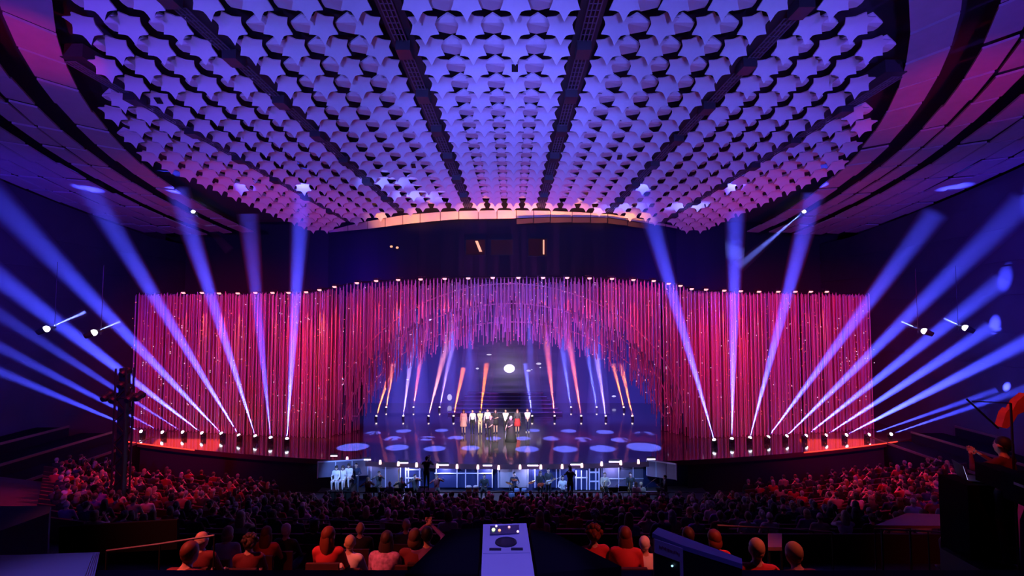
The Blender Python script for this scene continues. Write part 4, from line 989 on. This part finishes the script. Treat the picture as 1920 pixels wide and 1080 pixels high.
# the people in the nearest rows, one by one
def ysolve(py):
    f = (py - 590) / 960
    if .428 <= f <= .442: return 7.6
    lo, hi = 4.3, 14
    best = min(np.linspace(lo, hi, 200), key=lambda Y: abs((CAMZ - zhead(0, Y) + .12) / Y - f)); return float(best)
lightpat = mat('cloth_print', (.55, .25, .5), .7, noise=.9, nscale=18)
FG = [(352, 1036, 'sit_lean', 'short', 'red', 'maroon', 'seated person low by the left rail, short red hair'),
      (378, 1012, 'sit_right', 'fringe', 'grey', 'maroon', 'balding person in the near row by the left rail'),
      (432, 1000, 'sit_lean', 'bob', 'blond', 'white', 'person in pale top bending forward in the near left row'),
      (452, 968, 'clap', 'long', 'blond', 'beige', 'fair long-haired person in beige clapping in the near left row'),
      (468, 1018, 'sit_left', 'curly', 'dark brown', 'maroon', 'curly dark-haired person in maroon in the near left row'),
      (500, 1000, 'sit', 'long', 'red', 'red', 'long red-haired person in red beside the white-haired one'),
      (537, 994, 'sit', 'short', 'white', 'black', 'white-haired person in black in the near row left of centre'),
      (617, 1004, 'sit_right', 'long', 'red', 'red', 'long red-haired person in red at left of the bald person'),
      (656, 1018, 'sit_left', 'short', 'blond', 'white', 'person in white with short fair hair in front of the bald person'),
      (676, 991, 'sit', 'none', 'black', 'black', 'bald person in black in the near row, lit red on top'),
      (722, 1012, 'sit_lean', 'long', 'dark brown', lightpat, 'dark long-haired person in a printed violet top leaning forward'),
      (762, 984, 'sit', 'none', 'black', 'navy', 'bald person in navy behind the printed violet top'),
      (778, 1008, 'sit', 'bob', 'brown', 'maroon', 'brown bob-haired person in maroon left of the white control box'),
      (801, 1003, 'phone', 'short', 'black', 'violet', 'person in violet holding up a phone left of the control box'),
      (1012, 968, 'sit', 'long', 'blond', 'pink', 'long blond-haired person in pink right of the control box'),
      (1113, 1002, 'sit', 'curly', 'red', 'red', 'curly red-haired person in red right of the control box'),
      (1168, 1004, 'sit_lean', 'long', 'red', 'red', 'long-haired person in orange-lit red jacket left of the sign plate'),
      (1209, 1020, 'sit_right', 'short', 'white', 'white', 'white-haired person in white next to the sign plate'),
      (1290, 1004, 'sit', 'short', 'dark brown', 'maroon', 'dark-haired person in maroon just behind the console panel'),
      (1338, 1010, 'sit_left', 'bob', 'red', 'red', 'red bob-haired person in red behind the console panel'),
      (1418, 1030, 'sit', 'short', 'blond', 'red', 'short fair-haired person in red right of the console panel'),
      (1492, 1038, 'sit_lean', 'short', 'blond', 'maroon', 'fair person bending low at the dark ledge right of the console'),
      (840, 966, 'sit_left', 'bob', 'brown', 'white', 'brown bob-haired person in white at left of the control box, farther row'),
      (1180, 972, 'sit_right', 'long', 'brown', 'violet', 'long brown-haired person in violet in the row before the console'),
      (1240, 968, 'sit', 'short', 'black', 'charcoal', 'short black-haired person in charcoal in the row before the console'),
      (590, 984, 'sit', 'bob', 'dark brown', 'black', 'dark bob-haired person in black left of centre, second near row'),
      (905, 962, 'sit', 'short', 'dark brown', 'navy', 'dark short-haired person in navy straight behind the control box')]
for px, py, v, h, hc, tp, lb in FG:
    Y = ysolve(py); p = P(px, py, Y); me, hcw, HR = V[v]
    zz = p.z - hcw.z
    put_person(V[v], (p.x - hcw.x, Y - hcw.y, zz), rnd.uniform(-.2, .2), lb, 'people in the near rows', h, hc, tp, 'black')
    t = thing('chair', 'dark chair under the ' + ' '.join(lb.split()[:9]), 'chair', (p.x - hcw.x, Y - hcw.y, zz), 0, 'chairs of the near rows')
    q = MB(); q.box((0, .05, .34), (.46, .46, .06)); q.build('seat', seatm, t); q = MB(); q.box((0, -.22, .62), (.46, .05, .5)); q.build('backrest', seatm, t)
    for sx in (-1, 1):
        for sy in (-1, 1):
            q = MB(); q.tube((sx * .2, .05 + sy * .2, .0), (sx * .2, .05 + sy * .2, .32), .016, n=5); q.build('leg', metal, t)
# a lit phone above the near row
p = P(800, 996, 7.9); t = thing('phone', 'phone with a pale lit screen held up left of the control box', 'phone', p, .3)
q = MB(); q.box((0, 0, 0), (.075, .012, .15)); q.build('case', black, t); q = MB(); q.box((0, -.008, 0), (.066, .004, .135)); q.build('screen', mat('phone_glow', (.3, .3, .5), .3, emit=(.5, .5, 1), es=1.1), t)

# ------------------------------------------------------------------ lighting tower at the left
T0 = P(228, 860, 20.0); zf = zfloor(T0.x, 20)
t = thing('lighting_tower', 'black truss tower with crossbar and lamps at the left of the stalls', 'tower', (T0.x, 20, zf))
zt = P(228, 690, 20).z - zf; zb_ = P(228, 745, 20).z - zf
for sx in (-1, 1):
    for sy in (-1, 1):
        q = MB(); q.tube((sx * .2, sy * .2, 0), (sx * .2, sy * .2, zt), .035, n=6); q.build('chord', black, t)
for k in range(int(zt / .42)):
    for sy in (-1, 1):
        q = MB(); s_ = 1 if k % 2 else -1; q.tube((-.2 * s_, sy * .2, k * .42), (.2 * s_, sy * .2, k * .42 + .42), .02, n=4); q.build('brace', black, t)
q = MB(); q.box((0, 0, .06), (1.0, 1.0, .12)); q.build('base_plate', black, t)
q = MB(); q.box((0, 0, zt / 2), (.26, .26, zt)); q.build('mast', black, t)
q = MB(); q.tube((-.72, -.1, zb_), (.72, -.1, zb_), .05, n=6); q.tube((-.72, .15, zb_ + .1), (.72, .15, zb_ + .1), .05, n=6); q.build('crossbar', black, t)
for x, z in ((-.62, .02), (-.3, -.05), (.3, -.03), (.62, .03), (0, .5), (.05, .95)):
    q = MB(); q.lathe((x, -.1, zb_ + z), [(.10, -.18), (.14, -.1), (.14, .12), (.16, .2)], 10, rot=rotm(-1.2, 'X')); h = q.build('lamp_head', black, t)
    q = MB(); q.box((x, -.1, zb_ + z + .05), (.34, .06, .1)); q.build('lamp_yoke', black, t)

# ------------------------------------------------------------------ balcony and foreground
deskm = mat('desk_black', (.02, .02, .03), .9, spec=.1); bluedk = mat('case_blue_black', (.03, .03, .07), .8, spec=.15)
b = MB(); b.box((0, -2.6, 9.85), (16, 10.8, .3)); tag(b.build('balcony_floor', floorm), 'dark floor of the balcony under the control desk', 'floor', kind='structure')
t = thing('control_desk', 'long dark control desk along the balcony edge', 'desk', (0, 1.7, 10.0))
q = MB(); q.box((0, 0, .66), (7.4, 2.0, .06)); q.build('desktop', deskm, t)
q = MB(); q.box((0, .93, .3), (7.4, .06, .66)); q.build('front_panel', deskm, t)
for x in (-3.5, -1.2, 1.2, 3.5):
    q = MB(); q.box((x, -.1, .31), (.06, 1.7, .62)); q.build('leg', deskm, t)
DT = 10.69
# white control box
whitem = mat('box_white', (.80, .80, .84), .5, noise=.05, nscale=6)
A = [PZ(906, 983, 10.97), PZ(987, 981, 10.97), PZ(1003, 1084, 10.97), PZ(902, 1084, 10.97)]
t = thing('control_box', 'white control box with glowing buttons and dark oval dial on the desk', 'control box', (0, 0, 0))
nx = lambda u, v, dz=0: (A[0].lerp(A[1], u)).lerp(A[3].lerp(A[2], u), v) + Vector((0, 0, dz))
ext = (A[3] - A[0]) * 1.5
q = MB(); q.slab([A[0], A[1], A[1] + (A[2] - A[1]) * 1.5, A[0] + ext], (0, 0, -(10.97 - DT))); o = q.build('body', whitem, t)
q = MB(); q.slab([nx(.16, .07, .002), nx(.82, .06, .002), nx(.80, .24, .002), nx(.155, .26, .002)], (0, 0, .004)); disp = q.build('display', mat('display_navy', (.02, .02, .10), .25), t)
for u, v, r, c in ((.235, .165, .009, (.75, 1, .45)), (.30, .085, .0055, (1, .75, .85)), (.37, .18, .007, (1, .45, .2)), (.59, .115, .006, (1, .5, .5)), (.775, .215, .006, (1, .7, .8))):
    q = MB(); q.ell(nx(u, v, .008), (r, r * (1.9 if r == .009 else 1.4), .005), 10, 6); q.build('button_light', mat('led_%d' % int(u * 1000), c, .3, emit=c, es=1.3), disp)
q = MB(); cc = nx(.50, .40, 0); q.lathe(cc, [(.050, .0), (.048, .006), (.040, .004)], 24); q.build('dial', mat('dial_dark', (.015, .015, .03), .5), t)
for u in (.27, .72):
    q = MB(); q.box(nx(u, .535, .002), (.052, .016, .006)); q.build('slot', M['dial_dark'], t)
q = MB(); q.slab([nx(.02, .60, 0), nx(.98, .595, 0), nx(.98, .605, 0), nx(.02, .61, 0)], (0, 0, .0015)); q.build('seam', mat('seam_violet', (.45, .45, .55), .5), t)
# dark sloping cabinet wings round the box
for s, pts, lb in ((-1, [(846, 992), (900, 990), (896, 1076), (760, 1076)], 'left'), (1, [(994, 992), (1040, 1000), (1165, 1062), (1008, 1076)], 'right')):
    q = MB(); o_ = [PZ(x, y, 10.86) for x, y in pts]; q.slab(o_, (0, 0, -(10.86 - DT))); tag(q.build('desk_cabinet', matte), f'dark flat cabinet on the desk {lb} of the white control box', 'cabinet')
# paper stack at the lower left
papm = mat('paper_white', (.82, .82, .84), .7)
for k in range(5):
    pts = [(-40, 1043 - k * .4), (187 - k * 3, 1035 + k * .8), (176 - k * 5, 1088), (-40, 1090)]
    q = MB(); z = DT + .012 + k * .007; q.slab([PZ(x, y, z) for x, y in pts], (0, 0, -.005)); tag(q.build('paper_sheet', papm), f'large white paper sheet at the desk corner, {nth(4 - k)} from the top of the pile', 'paper', 'paper sheets on the desk')
q = MB(); q.slab([PZ(x, y, DT + .006) for x, y in ((-60, 1046), (180, 1041), (170, 1095), (-60, 1095))], (0, 0, -.006)); tag(q.build('folder', bluedk), 'thin dark folder under the white paper sheets', 'folder')
# console panel with a sign plate at the right
t = thing('console_panel', 'dark console with violet sign plate and long blue top edge', 'console', (0, 0, 0))
a0, a1 = P(1226, 1009, 2.62), P(1279, 1027, 2.50); far = P(1392, 1060, 2.30)
dn = lambda p, d: p + Vector((0, 0, -d))
violet = mat('plate_violet', (.55, .48, .62), .5); bluee = mat('edge_blue', (.22, .22, .42), .4)
q = MB(); q.slab([dn(a0, .005), dn(a1, .005), dn(a1, (a1.z - DT)), dn(a0, (a0.z - DT))], (0, .02, 0)); q.build('end_panel', black, t)
fr = lambda u, d: dn(a0.lerp(a1, u), d) + Vector((0, -.012, 0))
q = MB(); q.slab([fr(0, .0), fr(1, .0), fr(1, .066), fr(0, .066)], (0, .01, 0)); plate = q.build('sign_plate', violet, t)
q = MB(); q.slab([fr(.90, .06), fr(1, .06), fr(1, a1.z - DT), fr(.90, a1.z - DT)], (0, .01, 0)); q.build('plate_post', violet, t)
q = MB()
for k in range(14):
    u = .17 + k * .052; d0 = .022 + rnd.uniform(-.003, .003); hgt = rnd.uniform(.010, .017)
    q.slab([fr(u, d0) + Vector((0, -.003, 0)), fr(u + .03, d0 + .002) + Vector((0, -.003, 0)), fr(u + .034, d0 + hgt) + Vector((0, -.003, 0)), fr(u + .004, d0 + hgt) + Vector((0, -.003, 0))], (0, .002, 0))
o = q.build('lettering', mat('lettering_maroon', (.30, .03, .08), .5), plate); o['kind'] = 'stuff'
q = MB(); q.ell(fr(.62, .098), (.006, .004, .005), 8, 5); q.build('glint_dot', mat('glint_blue', (.4, .7, 1), .3, emit=(.4, .75, 1), es=1.5), t)  # blue glint in the dark opening, put in as emission
q = MB(); q.slab([a0 + Vector((0, .03, .012)), a1 + Vector((0, 0, .012)), far + Vector((0, 0, .006)), far + Vector((.02, .05, .006)), a0 + Vector((.05, .10, .012))], (0, 0, -.022)); q.build('top_edge', bluee, t)
q = MB(); q.slab([a1 + Vector((.0, .005, -.01)), far + Vector((0, .005, -.016)), Vector((far.x, far.y + .005, DT)), Vector((a1.x, a1.y + .005, DT))], (.02, .06, 0)); q.build('side_panel', black, t)
q = MB(); q.box(P(1247, 1004, 2.68) + Vector((0, 0, 0)), (.022, .01, .02)); q.tube(P(1247, 1006, 2.68), P(1247, 1022, 2.68), .004, n=5, mi=1); tag(q.build('clip_light', [mat('clip_white', (.9, .85, .95), .4, emit=(1, .8, 1), es=.6), black]), 'small white lit clip tag above the sign plate', 'lamp')
# flight cases and rails at the left
q = MB(); q.slab([PZ(x, y, 9.7) for x, y in ((-30, 949), (96, 949), (92, 962), (-30, 1006))], (0, 0, -1.1)); tag(q.build('flight_case', bluedk), 'blue-topped dark flight case at the far left edge', 'case')
q = MB(); o_ = [P(110, 988, 6.9), P(332, 975, 7.1), P(332, 1030, 7.1), P(110, 1042, 6.9)]; q.slab(o_, (0, .05, 0)); tag(q.build('equipment_desk', matte), 'dark equipment desk front behind the left rail', 'desk')
def rail(pts, lb, Y, m_=None, posts=True):
    t = thing('rail', lb, 'rail', (0, 0, 0), 0, 'thin rails in the dark stalls'); W = [P(x, y, Y) for x, y in pts]
    q = MB(); q.path(W, .014, 6); q.build('handrail', m_ or mat('rail_violet', (.12, .08, .16), .4), t)
    for w0 in W:
        q = MB(); q.tube(w0, Vector((w0.x, w0.y, zfloor(w0.x, Y))), .010, n=5); q.build('post', black, t)
rail([(200, 1033), (300, 1020), (402, 1004)], 'thin violet rail rising left of the near row', 6.3)
rail([(500, 972), (640, 976), (764, 983)], 'thin violet rail behind the near left people', 10.5)
rail([(1345, 985), (1440, 990), (1560, 998)], 'thin violet rail at the right of the console', 8.5)
rail([(1640, 992), (1740, 996), (1815, 1000)], 'thin rail below the red-lit table top at the right', 8.2)
# red-lit table tops at the right
redtop = mat('table_top', (.28, .16, .20), .5)
for i, (pts, z, lb) in enumerate((([(1640, 985), (1700, 962), (1815, 966), (1820, 986)], 8.2, 'red-lit table top at the right before the black camera'), ([(1440, 1000), (1466, 1000), (1466, 1026), (1440, 1026)], 8.6, 'small red-lit table right of the near row'))):
    t = thing('table', lb, 'table', (0, 0, 0)); W = [PZ(x, y, z) for x, y in pts]
    q = MB(); q.slab(W, (0, 0, -.05)); q.build('table_top', redtop, t)
    for w0 in W:
        c0 = sum(W, Vector()) / 4; l0 = w0.lerp(c0, .12); q = MB(); q.tube((l0.x, l0.y, z - .05), (l0.x, l0.y, zfloor(l0.x, l0.y)), .02, n=5); q.build('leg', black, t)
p = PZ(1736, 1030, 8.35); t = thing('chair', 'glossy dark empty chair near the lower right', 'chair', (p.x, p.y, zfloor(p.x, p.y)), .3)
q = MB(); q.ell((0, .05, .46), (.24, .24, .05), 12, 7); q.build('seat', mat('chair_gloss', (.12, .03, .04), .2), t)
q = MB(); q.path([(-.22, -.2, .46), (-.24, -.24, .85), (-.1, -.27, .95), (.1, -.27, .95), (.24, -.24, .85), (.22, -.2, .46)], .03, 7); q.build('backrest', M['chair_gloss'], t)
for sx in (-1, 1):
    for sy in (-1, 1): q = MB(); q.tube((sx * .2, .05 + sy * .18, 0), (sx * .17, .05 + sy * .16, .44), .016, n=5); q.build('leg', metal, t)
# camera position at the right edge
p = P(1946, 905, 6.4); zfl = zfloor(p.x, 6.4)
t = thing('studio_camera', 'large black studio camera on a pedestal at the right edge', 'camera', (p.x, p.y, zfl), -.12)
zc_ = p.z - zfl
q = MB(); q.box((0, 0, zc_ - .12), (.34, .62, .34)); q.build('body', matte, t)
q = MB(); q.box((-.02, .55, zc_ - .10), (.24, .5, .24)); q.build('lens_box', matte, t)
q = MB(); q.box((-.05, -.15, zc_ + .16), (.26, .2, .2)); q.box((-.05, -.15, zc_ + .04), (.06, .06, .12)); q.build('viewfinder', dark, t)
q = MB(); q.lathe((0, 0, 0), [(.34, 0), (.34, .1), (.22, .16), (.18, zc_ - .5), (.12, zc_ - .30)], 14); q.build('pedestal', matte, t)
q = MB(); q.tube((-.1, -.2, zc_ - .2), (-.32, -.75, zc_ - .32), .018, n=6); q.build('pan_handle', metal, t)
q = MB(); q.box((-.175, .05, zc_ - .05), (.006, .14, .03)); q.build('badge', mat('badge_grey', (.3, .28, .36), .4), t)
me, hcw, HR = V['operator']
p2 = P(1882, 836, 7.2); zz = p2.z - hcw.z
put_person(V['operator'], (p2.x, 7.2, zz), .35, 'camera operator in dark maroon standing behind the black camera', None, 'short', 'black', 'maroon', 'black')
q = MB(); q.box((p2.x + .3, 7.2, (zz + zfloor(p2.x, 7.2)) / 2), (1.6, 1.1, zz - zfloor(p2.x, 7.2))); tag(q.build('camera_riser', black), 'black riser under the camera operator at the right', 'platform')
q = MB(); pts = [(1878, 801), (1886, 774), (1893, 766), (1897, 772), (1908, 752), (1925, 738), (1925, 770), (1908, 778), (1898, 796), (1888, 804)]
q.slab([P(x, y, 7.9) for x, y in pts], (0, .12, 0)); tag(q.build('hanging_cloth', mat('cloth_orange_red', (.75, .12, .06), .8, noise=.35, nscale=5)), 'orange-red lit hanging cloth at the right edge above the operator', 'cloth')
light('operator_red', 'SPOT', (3.0, 4.5, 16), (7.5, 7.9, 10.8), 900, (1, .07, .03), 30, .8, .1)
q = MB(); q.path([P(1812, 748, 7.0), P(1838, 772, 7.0), P(1872, 803, 7.0)], .012, 5); q.path([P(1822, 752, 7.0), P(1860, 754, 7.0), P(1895, 756, 7.0)], .008, 5); q.tube(P(1895, 756, 7.0), Vector((P(1895, 756, 7.0).x, 7.0, zz)), .015, n=5); tag(q.build('boom_arm', black), 'thin black boom rods reaching left above the operator', 'boom')
p = P(1824, 898, 7.6); t = thing('laptop', 'open laptop with a thin bright blue screen edge by the camera', 'laptop', p, 1.2)
q = MB(); q.box((0, 0, 0), (.34, .24, .02)); q.build('base', dark, t)
q = MB(); q.slab([(-.17, .12, .01), (.17, .12, .01), (.17, .17, .22), (-.17, .17, .22)], (0, .012, 0)); lid = q.build('lid', dark, t)
q = MB(); q.slab([(-.16, .115, .02), (.16, .115, .02), (.16, .163, .21), (-.16, .163, .21)], (0, .004, 0)); q.build('display', mat('laptop_glow', (.4, .45, .9), .3, emit=(.5, .5, 1), es=1.5), lid)
zt_ = p.z; q = MB(); q.box((p.x, p.y, (zt_ + zfloor(p.x, p.y)) / 2 - .006), (.6, .5, zt_ - zfloor(p.x, p.y) - .012)); tag(q.build('laptop_plinth', matte), 'black plinth under the open laptop', 'plinth')
for i, (x, y) in enumerate(((1828, 958), (1857, 1000))):
    Y = 8.6 - i * 1.0; p = P(x, y, Y); me, hcw, HR = V['sit']
    put_person(V['sit'], (p.x, Y, p.z - hcw.z), .3, ['dark-haired seated person below the open laptop', 'dark-haired person seated low beside the camera pedestal'][i], None, 'bob' if i == 0 else 'short', 'black', 'black', 'black')
